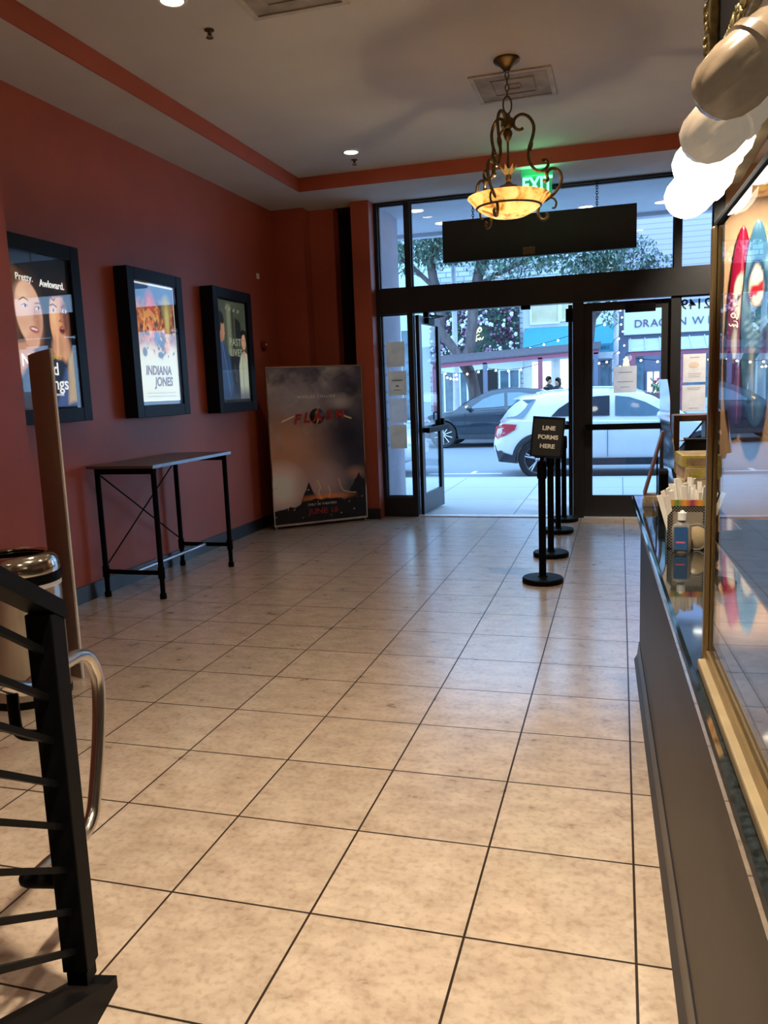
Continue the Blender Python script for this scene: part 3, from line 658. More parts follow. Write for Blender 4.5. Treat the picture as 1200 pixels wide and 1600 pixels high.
c.mixin(np.clip((.37-c.V)/.05, 0, 1), (224, 222, 188))
bd = .022; brd = (c.U < bd) | (c.U > 1-bd) | (c.V < bd/c.asp) | (c.V > 1-bd*1.3/c.asp); c.mixin(brd*1.0, (246, 246, 236))
for k in range(4): c.line([(.12, .085-.014*k), (.88, .085-.014*k)], .0045, (90, 80, 70), a=.5)
print_ob('poster_print', c, (xf-0.0275, 3.925, 1.485), RT, UP, 0.60, 0.975, M['lit2'], t)
b = B(); text(b, 'INDIANA', 0.105, RT, UP, (xf-0.0262, 4.20, 1.74), .0006, shear=.15, bold=.004, sx=.92); text(b, 'JONES', 0.105, RT, UP, (xf-0.0262, 4.27, 1.645), .0006, shear=.15, bold=.004, sx=.95)
ob('title', b, M['txt_o'], t)
# poster three: man and woman facing each other
xf = -3.80
t = lightbox(5.19, 6.04, 1.34, 2.56, xf, 'farthest black light box with a dim green poster of a man and a woman')
c = Canvas(110, 175, (58, 64, 48))
c.mixin(c.noise(5, 2)*.8, (96, 100, 72)); c.poly([(.30, .45), (.30, .97), (.46, .97), (.46, .45)], (128, 132, 100), .03, a=.6); c.poly([(.50, .5), (.50, .92), (.53, .92), (.53, .5)], (30, 34, 28), .02)
c.poly([(.60, .62), (.60, .84), (.80, .80), (.80, .62)], (24, 28, 26), .03); c.poly([(.36, .05), (.36, .45), (.72, .45), (.72, .05)], (22, 24, 24), .05)
c.poly([(-.05, -.02), (-.05, .60), (.10, .60), (.24, .53), (.36, .40), (.42, .16), (.40, -.02)], (46, 74, 112), .02); c.line([(.10, .58), (.22, .3), (.30, .02)], .012, (120, 150, 180), a=.6)
c.ell(.10, .72, .11, .12, (190, 138, 100), .1); c.poly([(.06, .58), (.18, .60), (.16, .66), (.04, .68)], (176, 122, 88), .02); c.poly([(.18, .70), (.225, .665), (.20, .655), (.19, .64), (.2, .625), (.15, .615), (.12, .66)], (196, 142, 104), .012)
c.poly([(-.04, .66), (-.04, .86), (.06, .89), (.17, .87), (.21, .79), (.17, .755), (.10, .77), (.08, .70), (.03, .66)], (14, 12, 12), .02)
c.poly([(.66, -.02), (.66, .34), (.74, .45), (.86, .50), (1.05, .46), (1.05, -.02)], (196, 200, 172), .02); c.line([(.82, .48), (.80, .2), (.84, .0)], .01, (120, 126, 106)); c.poly([(.84, .50), (.92, .50), (.90, .38)], (198, 150, 118), .02)
c.ell(.88, .60, .085, .085, (212, 160, 124), .12); c.poly([(.78, .60), (.78, .70), (.86, .73), (.98, .71), (1.02, .55), (.97, .60), (.93, .68), (.84, .665)], (16, 13, 12), .02)
c.line([(.82, .615), (.86, .615)], .006, (40, 26, 20)); c.line([(.91, .61), (.94, .61)], .006, (40, 26, 20)); c.line([(.83, .55), (.87, .548)], .007, (150, 70, 60))
for k in range(3): c.line([(.28, .935-.012*k), (.80, .915-.012*k)], .0035, (200, 200, 170), a=.5)
c.line([(.52, .36), (.50, .30), (.56, .26), (.52, .22), (.58, .18)], .006, (170, 120, 100), a=.8)
c.mixin(np.clip((.14-c.V)/.10, 0, 1)*.7, (36, 50, 84))
print_ob('poster_print', c, (xf-0.0275, 5.315, 1.47), RT, UP, 0.61, 0.975, M['lit3'], t)
b = B(); text(b, 'PAST', 0.105, RT, UP, (xf-0.0262, 5.66, 2.04), .0006, space=1.15); text(b, 'LIVES', 0.105, RT, UP, (xf-0.0262, 5.67, 1.935), .0006, space=1.15); ob('title', b, M['txt_g'], t)

# ------------------------------------------------------------------ standing banner in the corner
PL = Vector((-3.755, 6.19, 0)); PRT = Vector((-2.897, 6.94, 0)); dr = (PRT-PL).normalized(); nr = dr.cross(Vector((0, 0, 1))); BW = (PRT-PL).length
t = thing('standing_banner', 'tall standing film banner with storm clouds and black rocks in the corner', 'banner', tuple((PL+PRT)/2))
c = Canvas(190, 300, (112, 102, 104))
n1, n2, n3 = c.noise(3, 21, 6), c.noise(5, 33, 6), c.noise(9, 4, 5)
c.mixin(np.clip((n1-.42)*3.2, 0, 1)*.9, (52, 50, 60)); c.ell(.14, .44, .46, .30, (176, 126, 96), 1.0, a=.85); c.ell(.10, .24, .20, .13, (222, 202, 184), .9, a=.9); c.ell(.28, .82, .32, .14, (128, 118, 118), .9, a=.7)
c.mixin(np.clip((n2-.50)*4.5, 0, 1)*np.clip((c.V-.30)*2, 0, 1)*.8, (150, 138, 132)); c.mixin(np.clip((c.U-.60)*2.4, 0, 1)*.78, (34, 35, 46)); c.ell(.82, .55, .3, .18, (36, 37, 48), .9, a=.7)
c.ell(.74, .77, .12, .045, (146, 134, 126), .8, a=.7); c.ell(.42, .80, .10, .04, (140, 128, 122), .8, a=.6); c.mixin(np.clip((n3-.58)*5, 0, 1)*np.clip((c.V-.4)*2, 0, 1)*.5, (44, 42, 50))
c.ell(.50, .25, .22, .12, (170, 138, 128), .9, a=.7); c.ell(.88, .30, .10, .04, (150, 112, 88), .9, a=.7)
rg = random.Random(9)
def ridge(base, amp, seed, col, xs=(-.1, 1.1)):
    g_ = random.Random(seed); P_ = [(xs[0], -.1)]; n_ = 22
    for k in range(n_+1):
        f = k/n_; x_ = xs[0]+(xs[1]-xs[0])*f; P_.append((x_, base(x_)+g_.uniform(-amp, amp)))
    P_.append((xs[1], -.1)); c.poly(P_, col, .006)
ridge(lambda x: .30-1.1*abs(x-.92)-.12*(x < .66), .012, 3, (30, 27, 34), (.60, 1.1))
ridge(lambda x: .27-1.6*abs(x-.38), .012, 4, (24, 21, 28), (.20, .56))
c.ell(.56, .155, .24, .022, (214, 118, 60), .9, a=.75)
for P_ in ([(.47, .27), (.50, .22), (.475, .19), (.50, .15)], [(.70, .27), (.715, .22), (.74, .19), (.80, .175), (.88, .168)], [(.58, .23), (.60, .19), (.585, .15)]): c.line(P_, .0045, (250, 186, 110))
ridge(lambda x: .115+.035*math.sin(x*5-1.2), .010, 5, (15, 14, 19))
for sg in (-1, 1): c.line([(.5+sg*.24, .69), (.5+sg*.36, .66)], .010, (236, 196, 150), a=.7)
for k in range(30): c.ell(rg.uniform(.02, .98), rg.uniform(.03, .30), rg.uniform(.002, .007), rg.uniform(.002, .005), rg.choice([(250, 220, 180), (240, 160, 90), (200, 90, 70)]), .5, a=.8)
M['banner_print'] = print_mat('banner_print', 0.0, 0.22); c.A = np.clip(c.A*1.6, 0, 1)
fo = nr*0.012
print_ob('banner_print', c, PL+fo+Vector((0, 0, 0.05)), dr, UP, BW, 1.74, M['banner_print'], t)
for v in ((0.0, 0.012), (BW-0.012, BW)):
    b = B(); p = PL+dr*v[0]; q = PL+dr*v[1]
    prism(b, [(p.x-nr.x*.012, p.y-nr.y*.012), (q.x-nr.x*.012, q.y-nr.y*.012), (q.x+nr.x*.014, q.y+nr.y*.014), (p.x+nr.x*.014, p.y+nr.y*.014)], lambda x, y: (x, y, 0.03), lambda x, y: (x, y, 1.80)); ob('side_rail', b, M['chrome'], t)
for (z0, z1) in ((0.03, 0.052), (1.785, 1.80)):
    b = B(); p = PL; q = PRT
    prism(b, [(p.x-nr.x*.012, p.y-nr.y*.012), (q.x-nr.x*.012, q.y-nr.y*.012), (q.x+nr.x*.016, q.y+nr.y*.016), (p.x+nr.x*.016, p.y+nr.y*.016)], lambda x, y: (x, y, z0), lambda x, y: (x, y, z1)); ob('cross_rail', b, M['chrome'], t)
b = B(); p, q = PL, PRT; prism(b, [(p.x-nr.x*.010, p.y-nr.y*.010), (q.x-nr.x*.010, q.y-nr.y*.010), (q.x+nr.x*.006, q.y+nr.y*.006), (p.x+nr.x*.006, p.y+nr.y*.006)], lambda x, y: (x, y, 0.05), lambda x, y: (x, y, 1.787)); ob('back_sheet', b, M['signblack'], t)
for s_ in (0.02, BW-0.03):
    p = PL+dr*s_; b = B(); tube(b, [p+nr*0.06+Vector((0, 0, 0.008)), p-nr*0.16+Vector((0, 0, 0.008))], 0.008, 8); tube(b, [p+Vector((0, 0, 0.008)), p+Vector((0, 0, 0.05))], 0.008, 8); ob('foot', b, M['chrome'], t)
def bp(u, v, d=0.014): return PL+dr*(BW*u)+nr*d+Vector((0, 0, 0.05+1.74*v))
M['txt_r'] = mat('red_letter', (0.38, 0.02, 0.015), 0.4); M['emb'] = mat('emblem_dark', (0.035, 0.02, 0.015), 0.35); M['bolt'] = mat('bolt_gold', (0.55, 0.40, 0.22), 0.3, metal=0.5)
b = B(); lathe(b, [(0.0, 0), (0.085*1.0, 0), (0.088, 0.003), (0, 0.004)], (0, 0, 0), 32)
Mx = Matrix((( -dr.x, 0, nr.x), (-dr.y, 0, nr.y), (0, 1, 0))).to_4x4()
for v in b.verts: v.co = Mx @ v.co + bp(.50, .685)
ob('emblem', b, M['emb'], t)
b = B(); P_ = [(.02, .14), (-.035, .01), (.0, .02), (-.045, -.15), (.03, -.01), (-.005, -.015)]
a_ = [b.verts.new(bp(.5, .685, .020)+dr*(x+.01)+Vector((0, 0, y))) for x, y in P_]; b.faces.new(a_); ob('bolt', b, M['bolt'], t)
b = B()
for ch, u, z in (('F', .285, .668), ('L', .385, .675), ('A', .50, .68), ('S', .61, .685), ('H', .73, .69)): text(b, ch, .15, dr, UP, bp(u, z, .022), .002, shear=.2, bold=.005, sx=1.05)
ob('title', b, M['txt_r'], t)
b = B(); text(b, 'THE', .03, dr, UP, bp(.5, .72, .022), .001); text(b, 'JUNE 16', .085, dr, UP, bp(.52, .065), .001, bold=.002, sx=1.2); ob('date_line', b, M['txt_r'], t)
b = B(); text(b, 'WORLDS COLLIDE', .042, dr, UP, bp(.50, .81), .001, space=1.35); text(b, 'ONLY IN THEATERS', .036, dr, UP, bp(.51, .112), .001, space=1.1); ob('tag_line', b, M['cream'], t)

# ------------------------------------------------------------------ narrow bar table
t = thing('bar_table', 'high narrow bar table with black pipe legs against the red wall', 'table', (-3.61, 3.81, 0))
M['tabletop'] = mat('dark_tabletop', (0.10, 0.07, 0.055), 0.35, scale=6, stretch=(1, .2, 1)); M['edge'] = mat('edge_highlight', (0.30, 0.32, 0.35), 0.28, metal=0.8)  # lighter bluish metal paints in the highlight on front edge and stretcher
b = B(); bx(b, -3.915, -3.345, 3.19, 4.44, 1.000, 1.022, 0.004); ob('table_top', b, M['tabletop'], t)
b = B(); bx(b, -3.345, -3.338, 3.19, 4.44, 0.999, 1.023); ob('edge_strip', b, M['edge'], t)
LG = [(-3.86, 3.25), (-3.375, 3.25), (-3.855, 4.37), (-3.37, 4.37)]
for (x, y) in LG:
    b = B(); tube(b, [(x, y, 0), (x, y, 0.04), (x, y, 0.045), (x, y, 0.15), (x, y, 0.16), (x, y, 0.24), (x, y, 0.25), (x, y, 1.0)], [0.026, 0.026, 0.019, 0.019, 0.027, 0.027, 0.021, 0.021], 14); ob('leg', b, M['blackmetal'], t, True)
for y in (3.25, 4.37):
    b = B(); tube(b, smooth_path([(-3.86, y, 0.23), (-3.835, y, 0.205), (-3.78, y, 0.20), (-3.45, y, 0.20), (-3.40, y, 0.205), (-3.372, y, 0.23)], 3), 0.018, 10); ob('side_rail', b, M['blackmetal'], t, True)
    b = B(); bx(b, -3.87, -3.36, y-0.02, y+0.02, 0.955, 1.0); ob('top_rail', b, M['blackmetal'], t)
b = B(); tube(b, [(-3.61, 3.25, 0.20), (-3.61, 4.37, 0.20)], 0.015, 10); ob('stretcher', b, M['edge'], t, True)
b = B(); tube(b, [(-3.86, 3.27, 0.95), (-3.86, 4.35, 0.26)], 0.006, 6); tube(b, [(-3.848, 3.27, 0.26), (-3.848, 4.35, 0.95)], 0.006, 6); ob('cross_brace', b, M['blackmetal'], t, True)

# ------------------------------------------------------------------ queue posts
def post(x, y, label, loc_first=None):
    t = thing('queue_post', label, 'post', (x, y, 0), 'black queue posts')
    b = B(); lathe(b, [(0, 0), (0.150, 0), (0.155, 0.006), (0.155, 0.034), (0.148, 0.042), (0.04, 0.046), (0.038, 0.052), (0.0, 0.052)], (x, y, 0), 40); ob('base', b, M['blackmetal'], t, True)
    b = B(); lathe(b, [(0.028, 0.045), (0.028, 0.84)], (x, y, 0), 20); ob('pole', b, M['blackmetal'], t, True)
    b = B(); lathe(b, [(0.0, 0.80), (0.034, 0.80), (0.036, 0.81), (0.036, 0.92), (0.030, 0.935), (0, 0.937)], (x, y, 0), 20); bx(b, x-0.012, x+0.012, y-0.042, y+0.042, 0.84, 0.90); ob('belt_head', b, M['blackmetal'], t, True)
    return t
post(-0.61, 4.13, 'front queue post, nearest the camera, carrying the LINE FORMS HERE sign')
post(-0.625, 5.10, 'second queue post from the front, base half hidden by the front post')
post(-0.645, 6.27, 'third queue post from the front, second from the doors')
post(-0.632, 6.98, 'rearmost queue post, right at the door threshold')
t = thing('queue_sign', 'black sign reading LINE FORMS HERE on top of the front queue post', 'sign', (-0.6, 4.12, 0.937))
Mr = Matrix.Translation((-0.563, 4.10, 1.113)) @ Matrix.Rotation(R(5), 4, 'Y') @ Matrix.Rotation(R(-10), 4, 'X')
b = B(); bx(b, -0.118, 0.118, -0.006, 0.006, -0.15, 0.15, 0.004, M=Mr); ob('panel', b, M['signblack'], t)
b = B(); 
for q in ((-0.118, -0.106, -0.15, 0.15), (0.106, 0.118, -0.15, 0.15), (-0.118, 0.118, -0.15, -0.138), (-0.118, 0.118, 0.138, 0.15)): bx(b, q[0], q[1], -0.009, -0.004, q[2], q[3], 0, M=Mr)
ob('panel_frame', b, M['boxblack'], t)
R3 = Mr.to_3x3()
for s_, z in (('LINE', .065), ('FORMS', -.002), ('HERE', -.069)):
    b = B(); text(b, s_, .043, R3 @ Vector((1, 0, 0)), R3 @ Vector((0, 0, 1)), Mr @ Vector((0.004, -0.008, z)), .001, bold=.0015, sx=1.1); ob('word', b, M['cream'], t)
b = B(); tube(b, [(-0.61, 4.13, 0.93), (-0.605, 4.125, 0.98)], 0.016, 10); tube(b, [(-0.66, 4.125, 0.965), (-0.50, 4.125, 0.96)], 0.009, 8); ob('clamp', b, M['blackmetal'], t)

# ------------------------------------------------------------------ trash can and leaning board
tx, ty = -2.995, 1.33
t = thing('trash_can', 'round stainless steel trash can with a domed open top', 'trash can', (tx, ty, 0))
b = B(); lathe(b, [(0, 0.0), (0.205, 0.0), (0.21, 0.01), (0.21, 0.035), (0.2, 0.04)], (tx, ty, 0), 40); ob('base_ring', b, M['blackmetal'], t, True)
b = B(); lathe(b, [(0.2, 0.035), (0.205, 0.04), (0.205, 0.64), (0.20, 0.645)], (tx, ty, 0), 48); ob('body', b, M['steel'], t, True)
b = B(); lathe(b, [(0.208, 0.615), (0.212, 0.62), (0.212, 0.662), (0.206, 0.666)], (tx, ty, 0), 48); ob('rim_band', b, M['blackmetal'], t, True)
b = B(); lathe(b, [(0.206, 0.662), (0.208, 0.69), (0.200, 0.73), (0.180, 0.755), (0.155, 0.765), (0.140, 0.758), (0.135, 0.74)], (tx, ty, 0), 48); ob('dome_lid', b, mat('polished_steel', (0.72, 0.66, 0.56), 0.14, 1.0, var=.05), t, True)
b = B(); lathe(b, [(0.0, 0.30), (0.134, 0.30), (0.136, 0.752)], (tx, ty, 0), 32); ob('liner', b, M['blackmetal'], t, True)
b = B(); lathe(b, [(0.2065, 0.618), (0.2085, 0.608), (0.2075, 0.592)], (tx, ty, 0), 48, wob=lambda a, z: 1+.004*math.sin(9*a+z*40)); ob('bag_edge', b, M['white'], t, True)
M['board'] = mat('display_board', (0.24, 0.155, 0.125), 0.6, var=.05, scale=2); M['boardedge'] = mat('board_edge', (0.7, 0.66, 0.6), 0.6)
t = thing('display_board', 'tall thin brown board standing behind the trash can', 'board', (-2.97, 1.66, 0))
b = B(); N = 10
def bpt(s, z): return Vector((-2.888-0.21*s-0.03*s*s, 1.612+0.02*s+0.10*s*s, z))
for i in range(N):
    for j in range(1):
        a0, a1 = bpt(i/N, 0), bpt((i+1)/N, 0)
        h0 = 1.785-0.02*i/N; h1 = 1.785-0.02*(i+1)/N; o_ = Vector((0.0, 0.008, 0))
        v = [b.verts.new(q) for q in (a0, a1, bpt((i+1)/N, h1), bpt(i/N, h0), a0+o_, a1+o_, bpt((i+1)/N, h1)+o_, bpt(i/N, h0)+o_)]
        for f in ((0, 1, 2, 3), (5, 4, 7, 6), (3, 2, 6, 7), (0, 4, 5, 1)): b.faces.new([v[k] for k in f])
ob('board_panel', b, M['board'], t, True)
b = B(); bx(b, -2.889, -2.879, 1.608, 1.621, 0, 1.787); ob('edge_trim', b, M['boardedge'], t)

# ------------------------------------------------------------------ stair guard railing at lower left
h = Vector((-.2, .98, 0)).normalized(); nl = Vector((-h.y, h.x, 0)); dn = Vector((h.x, h.y, -0.60))   # walking down towards the lobby
P0 = Vector((-1.335, -0.475, 0))
t = thing('stair_railing', 'black steel stair railing with thin rods and a stainless hand rail', 'railing', tuple(P0))
Rz = Matrix.Translation(P0) @ Matrix.Rotation(math.atan2(h.y, h.x)-PI/2, 4, 'Z')
b = B(); bx(b, -.032, .032, -.032, .032, 0.12, 1.03, .003, M=Rz); ob('post', b, M['blackmetal'], t)
b = B(); bx(b, -.026, .026, -.026, .026, 0.08, 0.13, .002, M=Rz); ob('post_sleeve', b, M['blackmetal'], t)
def rail(s0, z0, s1, hh, ww, m, nm, k=0.62):
    """sloped bar along the stair from s0 (at post) up to s1"""
    b = B(); a = P0+h*s0+Vector((0, 0, z0)); e = P0+h*s1+Vector((0, 0, z0+(s0-s1)*k)); w_ = nl*ww; u_ = Vector((0, 0, hh))
    v = [b.verts.new(q) for q in (a-w_-u_, a+w_-u_, a+w_+u_, a-w_+u_, e-w_-u_, e+w_-u_, e+w_+u_, e-w_+u_)]
    for f in ((0, 1, 2, 3), (7, 6, 5, 4), (0, 4, 5, 1), (1, 5, 6, 2), (2, 6, 7, 3), (3, 7, 4, 0)): b.faces.new([v[k_] for k_ in f])
    return ob(nm, b, m, t)
rail(0.040, 1.022, -2.6, 0.022, 0.034, M['blackmetal'], 'top_rail', 0.56)
for z in (0.945, 0.832, 0.725, 0.617, 0.508, 0.395, 0.285, 0.178): rail(-0.03, z, -2.6, 0.0085, 0.0085, M['blackmetal'], 'rod')
b = B(); w_ = nl*0.055
prism(b, [(.07, 0.0), (.07, .035), (.02, .05), (-2.6, .05+2.62*.50), (-2.6, 0.0)], lambda a_, z_: P0+h*a_+w_+Vector((0, 0, z_)), lambda a_, z_: P0+h*a_-w_+Vector((0, 0, z_)))
ob('base_stringer', b, M['blackmetal'], t)
Q = nl*0.10
hp = lambda s_, z: P0+h*s_+Q+Vector((0, 0, z))
pts = [hp(-2.6, .90+2.4*.60), hp(-0.30, 1.02), hp(-.055, .876), hp(.03, .832), hp(.075, .817), hp(.12, .820), hp(.27, .813), hp(.34, .806), hp(.40, .78), hp(.44, .72), hp(.442, .65), hp(.42, .55), hp(.39, .461), hp(.355, .375), hp(.33, .333), hp(.28, .308), hp(.2, .318), hp(.086, .340), hp(.0, .350)]
b = B(); tube(b, smooth_path(pts, 4), 0.019, 16); ob('hand_rail', b, M['steel'], t, True)
b = B(); tube(b, smooth_path([P0+h*.0+Vector((0, 0, .725)), P0+nl*.07+Vector((0, 0, .725)), P0+nl*.093+Vector((0, 0, .733)), P0+Q+Vector((0, 0, .755)), P0+Q+Vector((0, 0, .83))], 3), 0.014, 10); ob('bracket', b, M['blackmetal'], t, True)
b = B(); a = P0+Vector((0, 0, .352)); tube(b, [a, a+nl*.11, a+nl*.125, a+nl*.132], [0.023, 0.023, 0.019, 0.010], 14); ob('lower_bracket', b, M['blackmetal'], t, True)

# ------------------------------------------------------------------ counter (everything here follows a line turned about 1.7 degrees)
K = -0.029
def sob(nm, b, m, parent=None, k=K, **kw):
    shear(b, k); return ob(nm, b, m, parent, **kw)
M['laminate'] = stripes_mat('striped_laminate', (0.014, 0.010, 0.008), (0.040, 0.032, 0.026), 22, 'Y', 0.45)
M['granite'] = mat('black_granite', (0.010, 0.014, 0.016), 0.04, var=0.9, scale=90, coat=0.5)
t = thing('service_counter', 'long service counter with striped brown front panel and glossy black granite top', 'counter', (0.35, 0.4, 0))
b = B(); bx(b, 0.116, 0.33, -2.6, 2.44, 0.0, 0.858); sob('front_panel', b, M['laminate'], t, -0.0225)
b = B()
prf = [(0.062, 0), (0.108, 0), (0.116, 0.012), (0.116, 0.10), (0.110, 0.10), (0.103, 0.02), (0.090, 0.006)]
N = 6; ys = [-2.6, 0.0, 1.0, 1.6, 2.2, 2.44]
rings = [[b.verts.new((x+0.002*0, y, z)) for x, z in [(0.088, 0), (0.118, 0), (0.118, 0.10), (0.112, 0.10), (0.104, 0.03)]] for y in ys]
for r0, r1 in zip(rings, rings[1:]):
    for k in range(5): b.faces.new((r0[k], r0[(k+1) % 5], r1[(k+1) % 5], r1[k]))
b.faces.new(rings[0]); b.faces.new(rings[-1][::-1]); sob('toe_trim', b, M['blackbase'], t, -0.0225)
b = B(); prism(b, [(0.085, -2.6), (0.085, 2.45), (0.47, 2.45), (0.47, 1.45), (0.34, 1.35), (0.34, -2.6)], lambda x, y: (x, y, 0.858), lambda x, y: (x, y, 0.902)); bmesh.ops.recalc_face_normals(b, faces=b.faces); bmesh.ops.bevel(b, geom=[e for e in b.edges if abs(e.verts[0].co.z-e.verts[1].co.z) < 1e-5], offset=0.012, segments=2, affect='EDGES', profile=0.5); sob('granite_top', b, M['granite'], t)
# brass framed glass case standing on the counter
t = thing('display_case', 'tall brass-framed glass screen standing on the black counter top', 'display case', (0.13, -0.9, 0.902))
b = B(); bx(b, 0.103, 0.150, -2.3, -0.25, 0.902, 0.925, 0.004); sob('sill', b, M['goldpale'], t)
b = B(); bx(b, 0.118, 0.124, -2.3, -0.26, 0.925, 0.945); bx(b, 0.130, 0.136, -2.3, -0.26, 0.925, 0.945); sob('glazing_bead', b, M['gold'], t)
b = B(); bx(b, 0.1135, 0.134, -0.252, -0.232, 0.902, 1.80, 0.004); bx(b, 0.118, 0.1225, -0.256, -0.250, 0.91, 1.8); bx(b, 0.1285, 0.132, -0.256, -0.250, 0.91, 1.8); sob('corner_post', b, M['gold'], t)
b = B(); bx(b, 0.1235, 0.1295, -2.3, -0.258, 0.945, 1.80); sob('glass', b, M['caseglass'], t)
b = B(); bx(b, 0.120, 0.134, -2.3, -0.225, 1.80, 1.812, 0.002); sob('top_rail', b, M['blackmetal'], t)
# four-lamp bar above the case
M['shade_hot'] = mat('lit_frosted_glass', (1, .95, .88), 0.3, emit=5.5, ecol=(1, 0.90, 0.74), var=0)
M['shade_dim'] = mat('dim_frosted_glass', (0.20, 0.145, 0.095), 0.18, emit=0.06, ecol=(0.95, 0.72, 0.45), var=.3, scale=25)
M['shade_mid'] = mat('half_lit_glass', (0.24, 0.18, 0.13), 0.2, emit=0.22, ecol=(1, 0.84, 0.62), var=.25, scale=25)
t = thing('lamp_bar', 'row of four fat glass lamp shades on a bar above the glass case', 'lamp', (0.2, -0.5, 1.93))
b = B(); bx(b, 0.172, 0.205, -2.0, 0.02, 1.93, 2.03, 0.006); ob('bar', b, M['goldpale'], t)
for i, y in enumerate((-0.09, -0.36, -0.55, -0.78)):
    ax = Vector((-0.72, -0.15, -0.62)).normalized(); o_ = Vector((0.172, y+.015, 1.967)); e1, e2 = frame(ax)
    prof = [(0.030, -0.01), (0.034, 0.02), (0.043, 0.035), (0.046, 0.06), (0.050, 0.062), (0.050, 0.075), (0.046, 0.078), (0.047, 0.105), (0.043, 0.130), (0.033, 0.148), (0.018, 0.158), (0.002, 0.161)]
    b = B(); lathe(b, prof, (0, 0, 0), 32, wob=lambda a, z: 1+(0.05*math.sin(9*a) if z > 0.08 else 0))
    for v in b.verts: v.co = o_+e1*v.co.x+e2*v.co.y+ax*v.co.z
    ob('shade', b, (M['shade_hot'], M['shade_hot'], M['shade_mid'], M['shade_dim'])[i], t, True, label=('brightly lit shade', 'brightly lit shade', 'half lit shade', 'dim brown shade')[i])
    b = B(); lathe(b, [(0, -0.03), (0.026, -0.03), (0.034, -0.012), (0.034, 0.006)], (0, 0, 0), 20)
    for v in b.verts: v.co = o_+e1*v.co.x+e2*v.co.y+ax*v.co.z
    ob('socket', b, M['bronze'], t, True)
# gilt carved frame high up
t = thing('gilt_frame', 'ornate carved gilt frame around a dark panel above the lamps', 'frame', (0.25, -0.5, 2.1))
M['gilt'] = mat('old_gilt', (0.36, 0.29, 0.13), 0.42, metal=0.7, var=.4, scale=40)
b = B(); bx(b, 0.242, 0.252, -1.9, 0.74, 2.36, 2.62); sob('dark_panel', b, M['signblack'], t)
rg = random.Random(3)
def carved(y0, y1, z0, z1, nm):
    b = B(); bx(b, 0.215, 0.242, y0, y1, z0, z1, 0.006); n_ = max(3, int(max(y1-y0, z1-z0)/0.028))
    for i in range(n_):
        f = (i+0.5)/n_
        yy = y0+(y1-y0)*(f if (y1-y0) > (z1-z0) else rg.uniform(0.2, 0.8)); zz = z0+(z1-z0)*(f if (z1-z0) >= (y1-y0) else rg.uniform(0.2, 0.8))
        ball(b, (0.214, yy, zz), rg.uniform(0.010, 0.018), 1, (0.8, 1, 1.2))
        q0 = rg.uniform(0, 6); tube(b, [(0.212-0.004*math.sin(k), yy+0.022*math.cos(q0+k*0.7)*(1-k/9), zz+0.022*math.sin(q0+k*0.7)*(1-k/9)) for k in range(8)], 0.0045, 5)
    sob(nm, b, M['gilt'], t)
carved(0.70, 0.80, 2.30, 2.60, 'side_moulding'); carved(-1.9, 0.70, 2.30, 2.37, 'bottom_moulding'); carved(-1.9, 0.76, 2.60, 2.66, 'top_moulding')

# ------------------------------------------------------------------ things on the counter
ZG = 0.902
def perf_mat():
    m = bpy.data.materials.new('perforated_metal'); m.use_nodes = True
    n = m.node_tree.nodes; l = m.node_tree.links; p = n['Principled BSDF']; g = n.new('ShaderNodeNewGeometry')
    v = n.new('ShaderNodeTexVoronoi'); v.inputs['Scale'].default_value = 130; v.inputs['Randomness'].default_value = 0.0
    mp = n.new('ShaderNodeMapping'); mp.inputs['Rotation'].default_value = (0, R(45), 0); l.new(g.outputs['Position'], mp.inputs[0]); l.new(mp.outputs[0], v.inputs['Vector'])
    c = n.new('ShaderNodeValToRGB'); c.color_ramp.interpolation = 'CONSTANT'; c.color_ramp.elements[0].color = (0.012, 0.012, 0.012, 1); c.color_ramp.elements[1].position = 0.40; c.color_ramp.elements[1].color = (0.30, 0.27, 0.22, 1)
    l.new(v.outputs['Distance'], c.inputs[0]); l.new(c.outputs[0], p.inputs['Base Color']); p.inputs['Metallic'].default_value = 0.6; p.inputs['Roughness'].default_value = 0.4
    return m
t = thing('straw_caddy', 'perforated metal caddy full of wrapped straws on the counter', 'caddy', (0.19, 1.05, ZG))
cx0, cx1, cy0, cy1, ch = 0.118, 0.255, 1.03, 1.16, 0.178
b = B()
for q in ((cx0, cx1, cy0, cy0+.003), (cx0, cx1, cy1-.003, cy1), (cx0, cx0+.003, cy0, cy1), (cx1-.003, cx1, cy0, cy1)): bx(b, q[0], q[1], q[2], q[3], ZG, ZG+ch-0.02)
bx(b, cx0, cx1, cy0, cy1, ZG, ZG+.004); ob('box', b, perf_mat(), t)
b = B(); bx(b, cx0+.018, cx1-.018, cy0-.004, cy0-.001, ZG+.02, ZG+.135); ob('front_pocket', b, mat('grey_card', (0.28, 0.23, 0.18), .5), t)
band = mat('colour_band', (0.3, 0.1, 0.1), 0.4)
n_ = band.node_tree.nodes; g = n_.new('ShaderNodeNewGeometry'); sp = n_.new('ShaderNodeSeparateXYZ'); mm = n_.new('ShaderNodeMath'); mm.operation = 'PINGPONG'; mm.inputs[1].default_value = 0.05; m2 = n_.new('ShaderNodeMath'); m2.operation = 'MULTIPLY'; m2.inputs[1].default_value = 20
cr = n_.new('ShaderNodeValToRGB'); band.node_tree.links.new(g.outputs['Position'], sp.inputs[0]); band.node_tree.links.new(sp.outputs['X'], mm.inputs[0]); band.node_tree.links.new(mm.outputs[0], m2.inputs[0]); band.node_tree.links.new(m2.outputs[0], cr.inputs[0]); band.node_tree.links.new(cr.outputs[0], n_['Principled BSDF'].inputs['Base Color'])
cr.color_ramp.elements[0].color = (0.30, 0.02, 0.10, 1); cr.color_ramp.elements[1].color = (0.06, 0.22, 0.05, 1); q = cr.color_ramp.elements.new(.5); q.color = (0.75, 0.30, 0.03, 1)
b = B()
